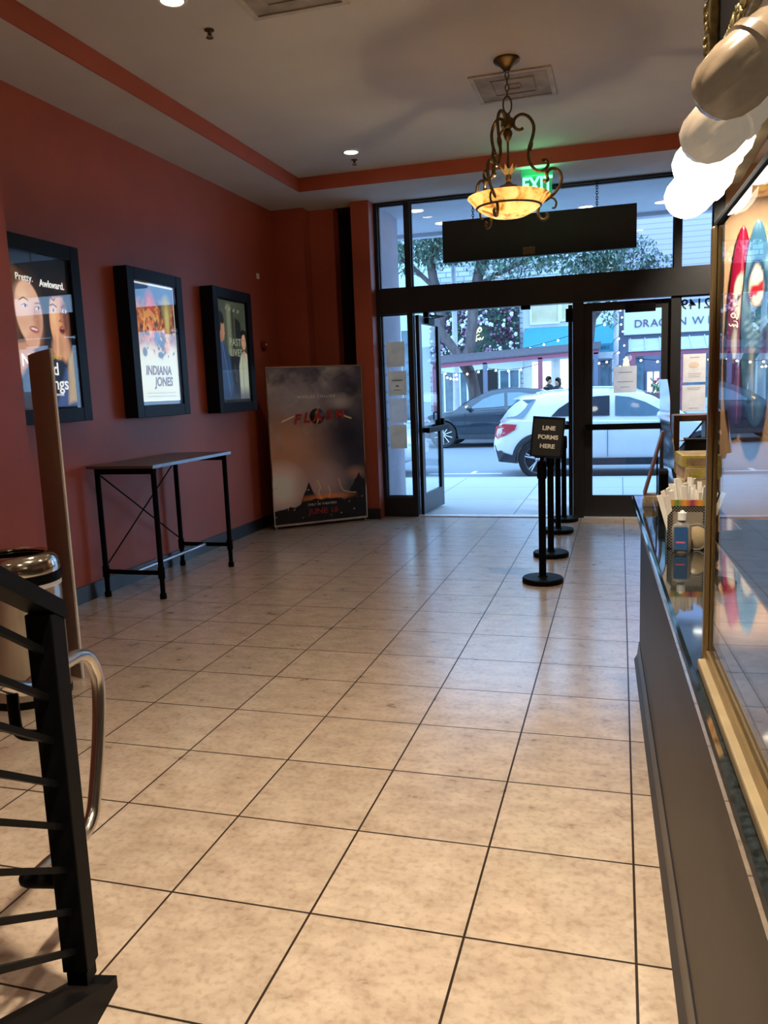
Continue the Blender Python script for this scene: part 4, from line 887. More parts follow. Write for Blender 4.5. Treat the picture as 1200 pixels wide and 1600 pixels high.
for q in ((cx0-.001, cx1+.001, cy0-.002, cy0+.001), (cx0-.001, cx1+.001, cy1-.001, cy1+.002), (cx0-.002, cx0+.001, cy0, cy1), (cx1-.001, cx1+.002, cy0, cy1)): bx(b, q[0], q[1], q[2], q[3], ZG+ch-0.022, ZG+ch)
ob('rim_band', b, band, t)
M['straw'] = mat('straw_wrapper', (0.88, 0.84, 0.78), 0.7)
sroot = None
for i in range(42):
    g3 = i % 3
    bx_ = cx0+0.018+0.042*g3+rg.uniform(0, .022); by_ = rg.uniform(cy0+.015, cy1-.015); tilt = (g3-1)*0.14+rg.uniform(-.22, .22); ty_ = rg.uniform(-.15, .15); L = rg.uniform(.185, .225)+(0.022 if g3 == 1 else 0)
    if sroot is None:
        b = B(); w_ = 0.009
        bx(b, -w_, w_, -.002, .002, 0, 0.2); ob_ = ob('wrapped_straw', b, M['straw'], None, recenter=False); sroot = ob_
        ob_['category'] = 'straw'
    else:
        ob_ = sroot.copy(); COL.objects.link(ob_)
    ob_['label'] = 'white paper-wrapped straw standing in the perforated caddy'; ob_['group'] = 'wrapped straws in the caddy'
    ob_.location = (bx_, by_, ZG+0.01); ob_.rotation_euler = (ty_, tilt, rg.uniform(-1.2, 1.2)); ob_.scale = (1, 1, L/0.2)
t = thing('sanitizer_bottle', 'clear hand sanitizer bottle with a white cap and blue label before the caddy', 'bottle', (0.162, 0.97, ZG))
M['clearplastic'] = mat('clear_plastic', (0.60, 0.58, 0.54), 0.12, trans=0.65)
b = B(); prf = [(0.0, 0.0), (0.030, 0.0), (0.033, 0.004), (0.033, 0.088), (0.029, 0.100), (0.016, 0.108), (0.011, 0.112), (0.011, 0.118), (0.0, 0.118)]
lathe(b, prf, (0.162, 0.97, ZG), 32)
for v in b.verts: v.co.y = 0.97+(v.co.y-0.97)*0.6
ob('body', b, M['clearplastic'], t, True)
b = B(); lathe(b, [(0.0, 0.116), (0.0155, 0.116), (0.0155, 0.142), (0.009, 0.143), (0.006, 0.149), (0, 0.149)], (0.163, 0.97, ZG), 20); ob('cap', b, M['white'], t, True)
M['bluelabel'] = mat('blue_label', (0.03, 0.10, 0.26), 0.4); M['pinklabel'] = mat('pink_mark', (0.6, 0.15, 0.25), 0.4)
b = B(); bx(b, 0.136, 0.180, 0.9475, 0.9490, ZG+.012, ZG+.094, .001); ob('label_sticker', b, M['bluelabel'], t)
b = B(); bx(b, .142, .172, .9465, .9475, ZG+.036, ZG+.042); ob('pink_line', b, M['pinklabel'], t)
t = thing('lid_roll', 'clear round plastic lid leaning on the caddy front beside the bottle', 'lid', (0.222, 1.01, ZG))
b = B(); tube(b, [(0.215+0.040*math.cos(q), 1.012, ZG+.048+0.046*math.sin(q)) for q in [2*PI*k/28 for k in range(28)]], 0.004, 6, closed=True); ob('rim', b, M['clearplastic'], t, True)
b = B(); lathe(b, [(0, 0), (0.040, 0), (0.042, .003), (0, .003)], (0.215, 1.012, ZG+.048), 28, 'Y'); ob('disc', b, mat('amber_disc', (0.50, 0.38, 0.22), .2), t)
# box pile
M['boxy'] = mat('yellow_box', (0.62, 0.50, 0.10), 0.5, var=.35, scale=30); M['boxb'] = mat('brown_box', (0.42, 0.28, 0.15), 0.55, var=.35, scale=25); M['boxc'] = mat('cream_box', (0.62, 0.47, 0.28), 0.55, var=.25, scale=40); M['boxd'] = mat('dark_box', (0.10, 0.06, 0.04), 0.5, var=.4, scale=30)
z = ZG
for i, (m_, hh, dx, rz, d) in enumerate(((M['boxd'], .05, .0, .03, 'dark brown snack box, bottom of the pile'), (M['boxb'], .05, -.004, -.04, 'brown snack box, second from the bottom of the pile'), (M['boxd'], .045, .004, .05, 'dark snack box in the middle of the pile'), (M['boxc'], .05, .0, -.03, 'cream snack box, third from the top of the pile'), (M['boxc'], .05, .010, .10, 'light cream snack box, second from the top of the pile'), (M['boxy'], .05, .003, .06, 'yellow and green snack box on top of the pile'))):
    t = thing('snack_box', d, 'box', (.262+dx, 1.58, z), 'snack boxes in a pile')
    Mb = Matrix.Translation((.262+dx, 1.62, z)) @ Matrix.Rotation(rz, 4, 'Z')
    b = B(); bx(b, -.075, .075, -.12, .12, 0, hh-.0008, .002, M=Mb); ob('carton', b, m_, t)
    b = B(); bx(b, -.060, .060, -.1212, -.1202, .010, hh-.012, 0, M=Mb); bx(b, -.065, .065, -.10, .10, hh-.0008, hh-.0002, 0, M=Mb); ob('print_panel', b, (M['boxc'], M['boxy'], M['boxb'])[i % 3], t)
    z += hh
# framed stand, metal sign blade, leaning sign, small boxes
M['wood'] = mat('brown_wood', (0.20, 0.085, 0.045), 0.35, scale=10, stretch=(1, 1, 6))
t = thing('wooden_display_frame', 'brown wooden display frame with a glass front at the far end of the counter', 'display', (.29, 2.28, ZG))
b = B()
for q in ((.205, .380, 1.300, 1.330), (.350, .380, ZG, 1.300), (.205, .232, ZG, 1.300)): bx(b, q[0], q[1], 2.20, 2.40, q[2], q[3], .003)
ob('frame', b, M['wood'], t)
b = B(); bx(b, .232, .350, 2.22, 2.224, ZG, 1.30); ob('glass', b, M['posterglass'], t)
b = B(); tube(b, [(.235, 2.26, 1.16), (.345, 2.26, 1.295)], .005, 6); bx(b, .232, .35, 2.25, 2.39, 1.20, 1.206); ob('shelf', b, M['chrome'], t)
t = thing('black_bin', 'black plastic bin standing inside the wooden display frame', 'bin', (.31, 2.15, ZG))
b = B(); prism(b, [(.262, ZG), (.385, ZG), (.40, 1.215), (.255, 1.215)], lambda x, z_: (x, 2.10, z_), lambda x, z_: (x, 2.19, z_)); ob('body', b, M['signblack'], t)
b = B(); bx(b, .250, .405, 2.095, 2.195, 1.212, 1.222, .003); ob('rim', b, M['signblack'], t)
t = thing('metal_sign_blade', 'tall polished steel blade leaning on the counter beside the doors', 'sign holder', (.2, 2.2, ZG))
b = B(); N = 30; r_ = []
for i in range(N+1):
    f = i/N; z_ = ZG+(1.507-ZG)*f; w1 = .0045*math.sin(f*15+.5); w2 = .0035*math.sin(f*15+1.2)
    xf_ = .188+(.137-.188)*f+w1; xn_ = .214+(.163-.214)*f+w2
    r_.append([b.verts.new(p) for p in ((xf_, 2.40, z_), (xn_, 2.00, z_), (xn_+.004, 2.00, z_), (xf_+.004, 2.40, z_))])
for a, c_ in zip(r_, r_[1:]):
    for k in range(4): b.faces.new((a[k], a[(k+1) % 4], c_[(k+1) % 4], c_[k]))
b.faces.new(r_[0]); b.faces.new(r_[-1][::-1]); ob('blade', b, M['chrome'], t, True)
b = B(); bx(b, .180, .203, 2.12, 2.30, ZG, ZG+.008, .002); ob('foot', b, M['chrome'], t)
t = thing('leaning_menu_sign', 'dark brown framed counter sign leaning back, seen edge-on', 'sign', (.1, 2.28, ZG))
Ml = Matrix.Translation((.068, 2.12, ZG+.052)) @ Matrix.Rotation(R(15.2), 4, 'Y')
b = B(); bx(b, -.006, .006, -.06, .06, 0, .318, .002, M=Ml); ob('frame', b, M['wood'], t)
b = B(); tube(b, [Ml @ Vector((.006, .0, .20)), (.128, 2.12, ZG+.052)], .004, 6); ob('strut', b, M['blackmetal'], t)
t = thing('beige_block', 'small beige card block under the leaning sign at the counter tip', 'block', (.1, 2.28, ZG))
b = B(); bx(b, .062, .130, 2.05, 2.19, ZG, ZG+.022, .002); ob('lower_card', b, M['paper2'], t)
b = B(); bx(b, .068, .130, 2.05, 2.19, ZG+.0225, ZG+.051, .002); ob('upper_card', b, M['boxc'], t)
t = thing('black_card_holder', 'upright black box on the counter below the steel blade', 'box', (.155, 2.12, ZG))
b = B(); bx(b, .134, .176, 2.05, 2.17, ZG, 1.075, .002); ob('body', b, M['signblack'], t)
b = B(); bx(b, .138, .172, 2.048, 2.05, 0.93, 1.06); ob('front_slot', b, M['blackmetal'], t)
t = thing('clear_tray', 'clear acrylic tray in front of the black box on the counter', 'tray', (.15, 1.75, ZG))
b = B(); bx(b, .10, .165, 1.55, 1.95, ZG, ZG+.003)
for q in ((.10, .102, 1.55, 1.95), (.163, .165, 1.55, 1.95), (.10, .165, 1.55, 1.552), (.10, .165, 1.948, 1.95)): bx(b, q[0], q[1], q[2], q[3], ZG, ZG+.05)
ob('tray', b, M['posterglass'], t)

M['matte_cover'] = mat('reflection_cover', (0.02, 0.018, 0.016), 0.95, spec=0.05)
b = B(); bx(b, 0.42, 3.85, -5.9, 7.1, 0.0, 0.012); struct('floor_surface', b, M['matte_cover'])  # unseen matte sheet added to stop tile reflections behind the counter
# ------------------------------------------------------------------ surfboards hanging on the front wall
def surf(cx_, y_, z0, z1, hw_, lean, label, paint):
    t = thing('surfboard', label, 'surfboard', (cx_, y_, z0), 'surfboards hanging by the storefront')
    cv = Canvas(40, 150, (255, 255, 255)); paint(cv)
    nu, nv = 14, 60; vs = []; cols = []
    for side in (-1, 1):
        for j in range(nv+1):
            f = j/nv; w_ = hw_*(math.sin(PI*min(1, max(0, f))**0.9))**0.48 if 0 < f < 1 else 0.002
            for i in range(nu+1):
                u = i/nu*2-1; th = 0.028*math.sqrt(max(0, 1-u*u))*(math.sin(PI*f)**0.4 if 0 < f < 1 else 0)
                rock = 0.06*(2*f-1)**2
                vs.append((u*w_+lean*f, side*th-rock*0+0.0, (z1-z0)*f))
                ui = min(cv.w-1, int((u*0.5+0.5)*cv.w)); vi = min(cv.h-1, int(f*cv.h)); cols.append(tuple(cv.A[vi, ui])+(1,))
    fs = []
    base = (nv+1)*(nu+1)
    for s_ in (0, 1):
        for j in range(nv):
            for i in range(nu):
                a = s_*base+j*(nu+1)+i; q = (a, a+1, a+nu+2, a+nu+1); fs.append(q if s_ == 0 else q[::-1])
    me = bpy.data.meshes.new('deck'); me.from_pydata(vs, [], fs); ca = me.color_attributes.new('Col', 'FLOAT_COLOR', 'POINT')
    ca.data.foreach_set('color', np.array(cols, dtype=np.float32).ravel()); me.materials.append(M['surfp'])
    for p in me.polygons: p.use_smooth = True
    o = bpy.data.objects.new('deck', me); COL.objects.link(o); o.parent = t
    b = B(); prism(b, [(0, 0), (.03, -.09), (.07, -.10), (.06, 0)], lambda x, z_: (cx_+x-.03, y_+.03, z0+.22+z_), lambda x, z_: (cx_+x-.03, y_+.038, z0+.22+z_)); ob('fin', b, M['signblack'], t)
M['surfp'] = print_mat('surfboard_paint', 0.0, 0.12)
def p1(c):
    c.A[:] = s2l((150, 20, 60)); c.mixin(np.clip((.62-c.V)*4, 0, 1), (84, 40, 96)); c.ell(.5, .66, .34, .11, (232, 224, 210), .15); c.line([(.25, .63), (.75, .69)], .05, (30, 26, 30)); c.ell(.3, .42, .10, .09, (220, 214, 206), .3); c.ell(.6, .34, .12, .08, (110, 90, 130), .5); c.line([(.5, 0), (.5, 1)], .03, (190, 120, 130), a=.6)
def p2(c):
    c.A[:] = s2l((58, 104, 138)); n_ = c.noise(3, 4); c.mixin(np.clip((n_-.45)*5, 0, 1)*.6, (140, 180, 200)); c.ell(.45, .70, .36, .13, (24, 58, 96), .2); c.ell(.45, .69, .25, .095, (234, 228, 214), .2); c.poly([(.22, .68), (.7, .715), (.7, .665), (.22, .63)], (176, 40, 56), .02)
    for k in range(5): c.line([(.1, .52-.03*k), (.4, .50-.03*k), (.8, .54-.03*k)], .03, (150, 190, 206), a=.7)
    c.line([(.35, .05), (.33, .4)], .07, (190, 186, 176), a=.8); c.ell(.75, .40, .12, .10, (60, 50, 90), .4); c.mixin(np.clip((.30-c.V)*4, 0, 1)*.6, (40, 60, 110))
surf(1.115, 7.13, 1.00, 3.00, .12, .02, 'pink and purple surfboard hanging behind the glass case, left of the blue one', p1)
surf(1.285, 7.06, 0.97, 3.04, .145, -.02, 'blue surfboard hanging behind the glass case, in front of the pink one', p2)

# ------------------------------------------------------------------ outside: ground and our own facade
M['walk'] = brick_mat('scored_concrete', (0.50, 0.52, 0.54), (0.46, 0.48, 0.50), (0.20, 0.21, 0.23), 1.25, 1.25, 0.008, 0.7, 0.0, 'XY')
M['asphalt'] = mat('asphalt', (0.21, 0.23, 0.25), 0.75, var=0.10, scale=30)
M['concrete'] = mat('concrete', (0.46, 0.48, 0.50), 0.8, var=0.06, scale=6)
M['linepaint'] = mat('road_paint', (0.82, 0.84, 0.84), 0.6)
b = B(); bx(b, -14, 9, 7.18, 11.25, -0.2, -0.012); struct('sidewalk', b, M['walk'])
b = B(); bx(b, -14, 9, 11.25, 11.42, -0.2, -0.010, 0.012); struct('curb', b, M['concrete'])
b = B(); bx(b, -16, 11, 11.42, 22.6, -0.3, -0.13); struct('street', b, M['asphalt'])
b = B(); bx(b, -16, 11, 22.6, 26.6, -0.3, 0.0); struct('far_sidewalk', b, M['walk'])
b = B(); bx(b, -3.55, -2.15, 12.95, 13.05, -0.13, -0.126); bx(b, -2.76, -2.68, 13.05, 13.45, -0.13, -0.126); struct('parking_mark', b, M['linepaint'])
M['ownwall'] = mat('lilac_stucco', (0.40, 0.37, 0.42), 0.8, var=.08, scale=2.5); M['soffit'] = mat('soffit_paint', (0.62, 0.64, 0.68), 0.7, var=.03)
b = B(); bx(b, -2.97, -2.76, 7.42, 8.05, -0.05, 3.62); bx(b, -9, -2.76, 8.05, 8.25, -0.05, 3.62); bx(b, -9, -4.14, 7.2, 8.05, -0.05, 3.6); struct('entry_wall', b, M['ownwall'])
b = B(); bx(b, 0.97, 1.15, 7.42, 8.25, -0.05, 3.62); bx(b, 1.15, 6, 8.05, 8.25, -0.05, 3.62); struct('entry_wall', b, M['ownwall'])
b = B(); bx(b, -9, 6, 7.31, 9.45, 3.62, 3.75); bx(b, -9, 6, 9.30, 9.45, 3.57, 3.75); bx(b, -9, 6, 9.45, 9.52, 3.62, 4.0); struct('canopy', b, M['soffit'])
for (x, y) in ((-2.41, 7.85), (-2.28, 8.72), (-0.46, 8.60), (0.43, 8.74), (0.98, 9.0)):
    t = thing('soffit_light', 'round recessed light in the canopy outside the transom windows', 'ceiling light', (x, y, 3.61), 'canopy lights')
    b = B(); lathe(b, [(0, -0.004), (0.085, -0.004), (0.085, 0.0)], (x, y, 3.619), 24); ob('lens', b, M['extlit'], t)
    b = B(); lathe(b, [(0.085, 0), (0.085, -0.008), (0.10, -0.006), (0.102, 0)], (x, y, 3.619), 24); ob('trim_ring', b, M['white'], t, True)

# ------------------------------------------------------------------ cars
M['tyre'] = mat('tyre', (0.015, 0.015, 0.017), 0.7); M['rim'] = mat('alloy_rim', (0.55, 0.57, 0.6), 0.25, metal=0.8); M['clad'] = mat('black_cladding', (0.03, 0.035, 0.045), 0.55)
M['carwhite'] = mat('white_car_paint', (0.90, 0.91, 0.90), 0.22, var=.01, coat=0.8); M['cardark'] = mat('dark_blue_grey_paint', (0.018, 0.030, 0.045), 0.20, var=.03, coat=1.0, metal=0.3)
M['carglass'] = mat('car_glass', (0.02, 0.03, 0.045), 0.03, var=.05, spec=1.0, coat=0.6); M['carglasslight'] = mat('rear_glass', (0.13, 0.21, 0.26), 0.05, var=.05, spec=0.5, coat=0.25)
M['tail'] = mat('tail_lamp_red', (0.60, 0.015, 0.03), 0.12, coat=1); M['tailw'] = mat('lamp_clear', (0.75, 0.62, 0.66), 0.1, coat=1); M['amber'] = mat('amber_lamp', (1, .45, .08), .3, emit=2.5, ecol=(1, .42, .08), var=0)
def interp(tb, x):
    if x <= tb[0][0]: return tb[0][1]
    for (a, va), (c_, vc) in zip(tb, tb[1:]):
        if x <= c_:
            f = (x-a)/(c_-a); f = f*f*(3-2*f)*0.35+f*0.65; return va+(vc-va)*f
    return tb[-1][1]
def make_car(label, paint, L, top, roof, hw, wheels, wr, belt, spoke_n, loc, rotz, sidewin, glass_r, clad=True, suffix=''):
    t = thing('parked_car', label, 'car', (0, 0, 0), local=True)
    zb = [(0, .48), (.10, .34), (.35, .26), (L-.5, .24), (L-.1, .30), (L, .40)]
    xs = sorted(set([round(L*(i/56), 4) for i in range(57)]+[0.03, 0.08, L-0.03, L-0.08]))
    b = B(); rings = []
    for x in xs:
        z0, z1, w = interp(zb, x), interp(top, x), interp(hw, x); z1 = max(z1, z0+.1)
        zm = z0+(z1-z0)*.55
        half = [(0, z0), (w*.80, z0), (w*.96, z0+.05), (w*.995, z0+(zm-z0)*.5), (w, zm), (w*.985, zm+(z1-zm)*.45), (w*.955, z1-.035), (w*.90, z1), (w*.5, z1+.018), (0, z1+.024)]
        ring = [Vector((x, y, z)) for y, z in half]+[Vector((x, -y, z)) for y, z in half[-2:0:-1]]
        rings.append([b.verts.new(p) for p in ring])
    n = len(rings[0])
    for r0, r1 in zip(rings, rings[1:]):
        for k in range(n): b.faces.new((r0[k], r0[(k+1) % n], r1[(k+1) % n], r1[k])).smooth = True
    b.faces.new(rings[0][::-1]); b.faces.new(rings[-1])
    bmesh.ops.recalc_face_normals(b, faces=b.faces)
    body = ob('body', b, paint, t)
    # wheel wells cut out
    cb = B()
    for wx in wheels: lathe(cb, [(0.0, -1.1), (wr+.045, -1.1), (wr+.045, -.60), (0, -.60)], (wx, 0, wr), 40, 'Y'); lathe(cb, [(0.0, .60), (wr+.045, .60), (wr+.045, 1.1), (0, 1.1)], (wx, 0, wr), 40, 'Y')
    bmesh.ops.remove_doubles(cb, verts=cb.verts, dist=1e-5); bmesh.ops.recalc_face_normals(cb, faces=cb.faces)
    cme = bpy.data.meshes.new('cut'); cb.to_mesh(cme); cb.free(); co = bpy.data.objects.new('cut', cme); COL.objects.link(co)
    md = body.modifiers.new('b', 'BOOLEAN'); md.operation = 'DIFFERENCE'; md.object = co; md.solver = 'EXACT'
    bpy.context.view_layer.update()
    dg = bpy.context.evaluated_depsgraph_get(); nm = bpy.data.meshes.new_from_object(body.evaluated_get(dg))
    body.modifiers.clear()
    if len(nm.polygons) > 50: body.data = nm
    bpy.data.objects.remove(co)
    for p in body.data.polygons: p.use_smooth = True
    try: body.data.set_sharp_from_angle(angle=R(35))
    except Exception: pass
    # cabin
    ra, rb = roof[0][0], roof[-1][0]; bel = lambda x: interp(top, x); wb = lambda x: interp(hw, x)*.93
    def wt(x): return interp(hw, min(max(x, .6), L-1.2))*.93-0.30*max(0, interp(roof, x)-bel(x))-.02
    def side(x, z):
        z0 = bel(x); z1 = max(interp(roof, x), z0+1e-3); f = min(1, max(0, (z-z0)/(z1-z0))); return wb(x)+(wt(x)-wb(x))*f
    b = B(); rings = []; rx = [ra+(rb-ra)*i/48 for i in range(49)]
    for x in rx:
        z0 = bel(x)-.01; z1 = max(interp(roof, x), z0+.012); w0, w1 = wb(x), wt(x)
        half = [(0, z0-.02), (w0, z0-.02), (w0+(w1-w0)*.5, z0+(z1-z0)*.5), (w1, z0+(z1-z0)*.92), (w1*.93, z1), (w1*.5, z1+.02), (0, z1+.026)]
        rings.append([b.verts.new((x, y, z)) for y, z in half]+[b.verts.new((x, -y, z)) for y, z in half[-2:0:-1]])
    n = len(rings[0])
    for r0, r1 in zip(rings, rings[1:]):
        for k in range(n): b.faces.new((r0[k], r0[(k+1) % n], r1[(k+1) % n], r1[k])).smooth = True
    b.faces.new(rings[0][::-1]); b.faces.new(rings[-1]); ob('cabin', b, paint, t, True)
    for sgn in (-1, 1):
        for (quad, gm) in sidewin:                        # list of (x_bottom, z_bottom, x_top, z_top) columns
            b = B(); cols = []
            for (xb, zb_, xt_, zt_) in quad:
                cols.append([b.verts.new((xb+(xt_-xb)*k/4, sgn*(side(xb+(xt_-xb)*k/4, zb_+(zt_-zb_)*k/4)+.010), zb_+(zt_-zb_)*k/4)) for k in range(5)])
            for c0, c1 in zip(cols, cols[1:]):
                for k in range(4): b.faces.new((c0[k], c1[k], c1[k+1], c0[k+1]))
            ob('side_window', b, gm, t)
    for nm_, (xa, xb), gm in (('rear_window', (ra+.05, glass_r[0]), M['carglasslight']), ('windscreen', (glass_r[1], rb-.06), M['carglass'])):
        b = B(); rows = []
        for i in range(9):
            x = xa+(xb-xa)*i/8; w1 = wt(x)*.93; z = interp(roof, x)+.012
            rows.append([b.verts.new((x, w1*q, z+.026*(1-q*q))) for q in (-1, -.6, -.2, .2, .6, 1)])
        for r0, r1 in zip(rows, rows[1:]):
            for k in range(5): b.faces.new((r0[k], r0[k+1], r1[k+1], r1[k])).smooth = True
        ob(nm_, b, gm, t)
    for wx in wheels:
        for sgn in (-1, 1):
            yw = sgn*(interp(hw, wx)-.115)
            b = B(); lathe(b, [(wr-.10, -.10), (wr-.03, -.11), (wr, -.085), (wr, .085), (wr-.03, .11), (wr-.10, .10)], (wx, yw, wr), 36, 'Y'); w_ = ob('wheel', b, M['tyre'], t, True)
            b = B(); lathe(b, [(wr-.098, -.09), (wr-.115, -.06), (wr-.115, .06), (wr-.098, .09)], (wx, yw, wr), 36, 'Y'); yo = sgn*.085
            lathe(b, [(0, yo-sgn*.02), (.06, yo-sgn*.02), (.055, yo), (0, yo)], (wx, yw, wr), 16, 'Y')
            for k in range(spoke_n):
                a = 2*PI*k/spoke_n+.3
                for da in ((-.11, .11) if spoke_n <= 5 else (0,)):
                    p0 = Vector((wx+.04*math.cos(a), yw+yo*.95, wr+.04*math.sin(a))); p1_ = Vector((wx+(wr-.11)*math.cos(a+da), yw+yo*.85, wr+(wr-.11)*math.sin(a+da))); tube(b, [p0, p1_], .014, 6)
            ob('rim', b, M['rim'], w_, True)
            b = B(); lathe(b, [(wr-.12, sgn*.02), (0, sgn*.02)], (wx, yw, wr), 24, 'Y'); ob('brake_disc', b, M['clad'], w_)
            if clad:
                b = B(); yy = sgn*(interp(hw, wx)+.004)
                N = 22; r0 = wr+.04; r1 = wr+.105; v = []
                for k in range(N+1):
                    a = -0.12+(PI+.24)*k/N; 
                    v.append([b.verts.new((wx+rr*math.cos(a), yy*( .985 if rr == r1 else 1), wr+rr*math.sin(a))) for rr in (r0, r1)]+[b.verts.new((wx+r0*math.cos(a), yy-sgn*.06, wr+r0*math.sin(a)))])
                for a_, c_ in zip(v, v[1:]): b.faces.new((a_[0], c_[0], c_[1], a_[1])); b.faces.new((a_[0], a_[2], c_[2], c_[0]))
                ob('wheel_arch', b, M['clad'], t, True)
    for sgn in (-1, 1):
        w_ = interp(hw, L/2)
        b = B(); bx(b, wheels[0]+wr+.06, wheels[1]-wr-.06, sgn*w_-.012, sgn*w_+.012, .24, .36, .008); ob('sill', b, M['clad'], t)
        b = B(); 
        for x in belt: bx(b, x-.004, x+.004, sgn*(w_)-.006, sgn*(w_)+.003, .38, .93)
        ob('door_seam', b, M['clad'], t)
        b = B()
        for x in belt[:-1]: bx(b, x+.08, x+.26, sgn*(w_*.985)-.02, sgn*(w_*.985)+.025, .86, .885, .006)
        ob('door_handle', b, paint, t)
        xm = roof[-1][0]-.50; b = B(); ball(b, (xm, sgn*(w_+.10), 1.06), .11, 2, (.75, 1, .65)); bx(b, xm-.03, xm+.03, min(sgn*(w_-.12), sgn*(w_+.05)), max(sgn*(w_-.12), sgn*(w_+.05)), .99, 1.03); ob('wing_mirror', b, paint, t, True)
    return t
topW = [(0, .66), (.05, .86), (.14, 1.00), (.35, 1.045), (.8, 1.03), (2.8, .985), (3.25, .97), (3.9, .87), (4.25, .74), (4.42, .58)]
roofW = [(.14, 1.02), (.30, 1.24), (.46, 1.37), (.52, 1.41), (1.0, 1.46), (1.7, 1.50), (2.2, 1.485), (2.6, 1.40), (2.95, 1.22), (3.30, .99)]
hwW = [(0, .60), (.06, .70), (.2, .78), (.45, .86), (.8, .895), (3.5, .90), (4.0, .84), (4.28, .70), (4.42, .50)]
swW = [([(1.02, 1.07, 1.02, 1.075), (1.12, 1.07, 1.14, 1.20), (1.28, 1.07, 1.32, 1.315), (1.42, 1.07, 1.46, 1.36)], M['carglass']),
       ([(1.44, 1.07, 1.49, 1.365), (1.75, 1.065, 1.78, 1.39), (1.98, 1.06, 1.98, 1.395)], M['carglass']),
       ([(2.07, 1.06, 2.07, 1.39), (2.3, 1.055, 2.3, 1.36), (2.55, 1.05, 2.55, 1.27), (2.80, 1.045, 2.78, 1.14), (2.93, 1.04, 2.92, 1.06)], M['carglasslight'])]
XW = -2.20
car = make_car('white compact crossover parked right outside the doors', M['carwhite'], 4.42, topW, roofW, hwW, (.80, 3.50), .345, (1.95, 3.0), 5, None, 0, swW, (.44, 2.55))
car_loc = (XW, 12.92, -0.13)
# details of the white car: tail lamps, bumper, spoiler, roof rail
for sgn in (-1, 1):
    b = B(); pr = [(.02, .74), (.06, .92), (.20, .965), (.44, .95), (.40, .86), (.22, .76), (.08, .70)]
    yf = lambda x: sgn*(interp(hwW, max(x, .02))+.006)
    v = [b.verts.new((x, yf(x), z)) for x, z in pr]; c_ = b.verts.new((.2, yf(.2)+sgn*.016, .85))
    for k in range(len(v)): b.faces.new((v[k], v[(k+1) % len(v)], c_))
    tl = ob('tail_lamp', b, M['tail'], car, True)
    b = B(); v = [b.verts.new((x, yf(x)+sgn*.012, z)) for x, z in ((.06, .78), (.09, .88), (.20, .90), (.22, .80))]; b.faces.new(v); ob('clear_section', b, M['tailw'], tl)
    b = B(); v0 = [(0.015, .60), (.10, .30), (.42, .28), (.43, .40), (.20, .46)]
    v = [b.verts.new((x, yf(x)+sgn*.004, z)) for x, z in v0]; b.faces.new(v); ob('bumper_cladding', b, M['clad'], car)
    b = B(); tube(b, smooth_path([(.75, sgn*.56, 1.47), (.95, sgn*.58, 1.50), (1.7, sgn*.60, 1.535), (2.3, sgn*.585, 1.50), (2.5, sgn*.575, 1.44)], 3), .013, 8); ob('roof_rail', b, M['rim'], car, True)
    b = B(); v = [b.verts.new(p) for p in ((.17, sgn*(interp(hwW, .17)*.93+.014), 1.06), (.54, sgn*(interp(hwW, .56)*.93+.016), 1.06), (.76, sgn*(.715), 1.37), (.42, sgn*(.675), 1.37))]; b.faces.new(v); ob('quarter_glass', b, M['carglasslight'], car)
b = B(); prism(b, [(.34, 1.385), (.50, 1.44), (.85, 1.462), (.85, 1.40), (.50, 1.37)], lambda x, z: (x, -.63, z), lambda x, z: (x, .63, z)); ob('spoiler', b, M['carwhite'], car)
b = B(); lathe(b, [(0, 0), (.035, 0), (.035, .008), (0, .01)], (.80, -.9, .345), 16, 'Y'); ob('hub_emblem', b, M['rim'], car)
car.location = car_loc
car.rotation_euler = (0, 0, R(0.6))
# second white car further left, mostly hidden by the entry wall
c2 = dup(car, (-8.06, 12.95, -0.13), 0, label='second white car, only its front corner shows through the left sidelight')
# dark car on the far side of the street, facing left
LD = 4.72
topD = [(0, .70), (.05, .90), (.14, 1.08), (.5, 1.10), (2.9, 1.00), (3.55, .97), (4.2, .90), (4.55, .76), (4.72, .56)]
roofD = [(.25, 1.08), (.6, 1.22), (1.0, 1.38), (1.5, 1.50), (2.1, 1.55), (2.6, 1.50), (3.0, 1.34), (3.62, .98)]
hwD = [(0, .62), (.06, .74), (.3, .88), (.8, .93), (3.8, .93), (4.3, .86), (4.6, .70), (4.72, .52)]
swD = [([(.95, 1.12, .98, 1.14), (1.10, 1.11, 1.14, 1.26), (1.36, 1.10, 1.40, 1.35)], M['carglasslight']),
       ([(1.39, 1.10, 1.43, 1.36), (1.8, 1.09, 1.82, 1.43), (2.12, 1.08, 2.14, 1.43)], M['carglasslight']),
       ([(2.20, 1.08, 2.22, 1.43), (2.5, 1.06, 2.5, 1.38), (2.8, 1.05, 2.78, 1.28), (3.15, 1.04, 3.05, 1.10), (3.25, 1.03, 3.22, 1.05)], M['carglasslight'])]
dark = make_car('dark blue-grey coupe-roofed car parked across the street', M['cardark'], LD, topD, roofD, hwD, (1.02, 3.86), .36, (2.16, 3.25), 10, None, 0, swD, (1.0, 3.02))
for sgn in (-1, 1):
    b = B(); ball(b, (3.15, sgn*1.06, 1.09), .075, 1, (1, .6, .55)); ob('indicator', b, M['amber'], dark, True)
    b = B(); v = [b.verts.new((x, sgn*(interp(hwD, x)+.006), z)) for x, z in ((4.2, .72), (4.56, .66), (4.6, .76), (4.3, .86))]; b.faces.new(v); ob('head_lamp', b, M['tailw'], dark)
dark.location = (-4.62+3.86, 20.30, -0.13); dark.rotation_euler = (0, 0, PI)

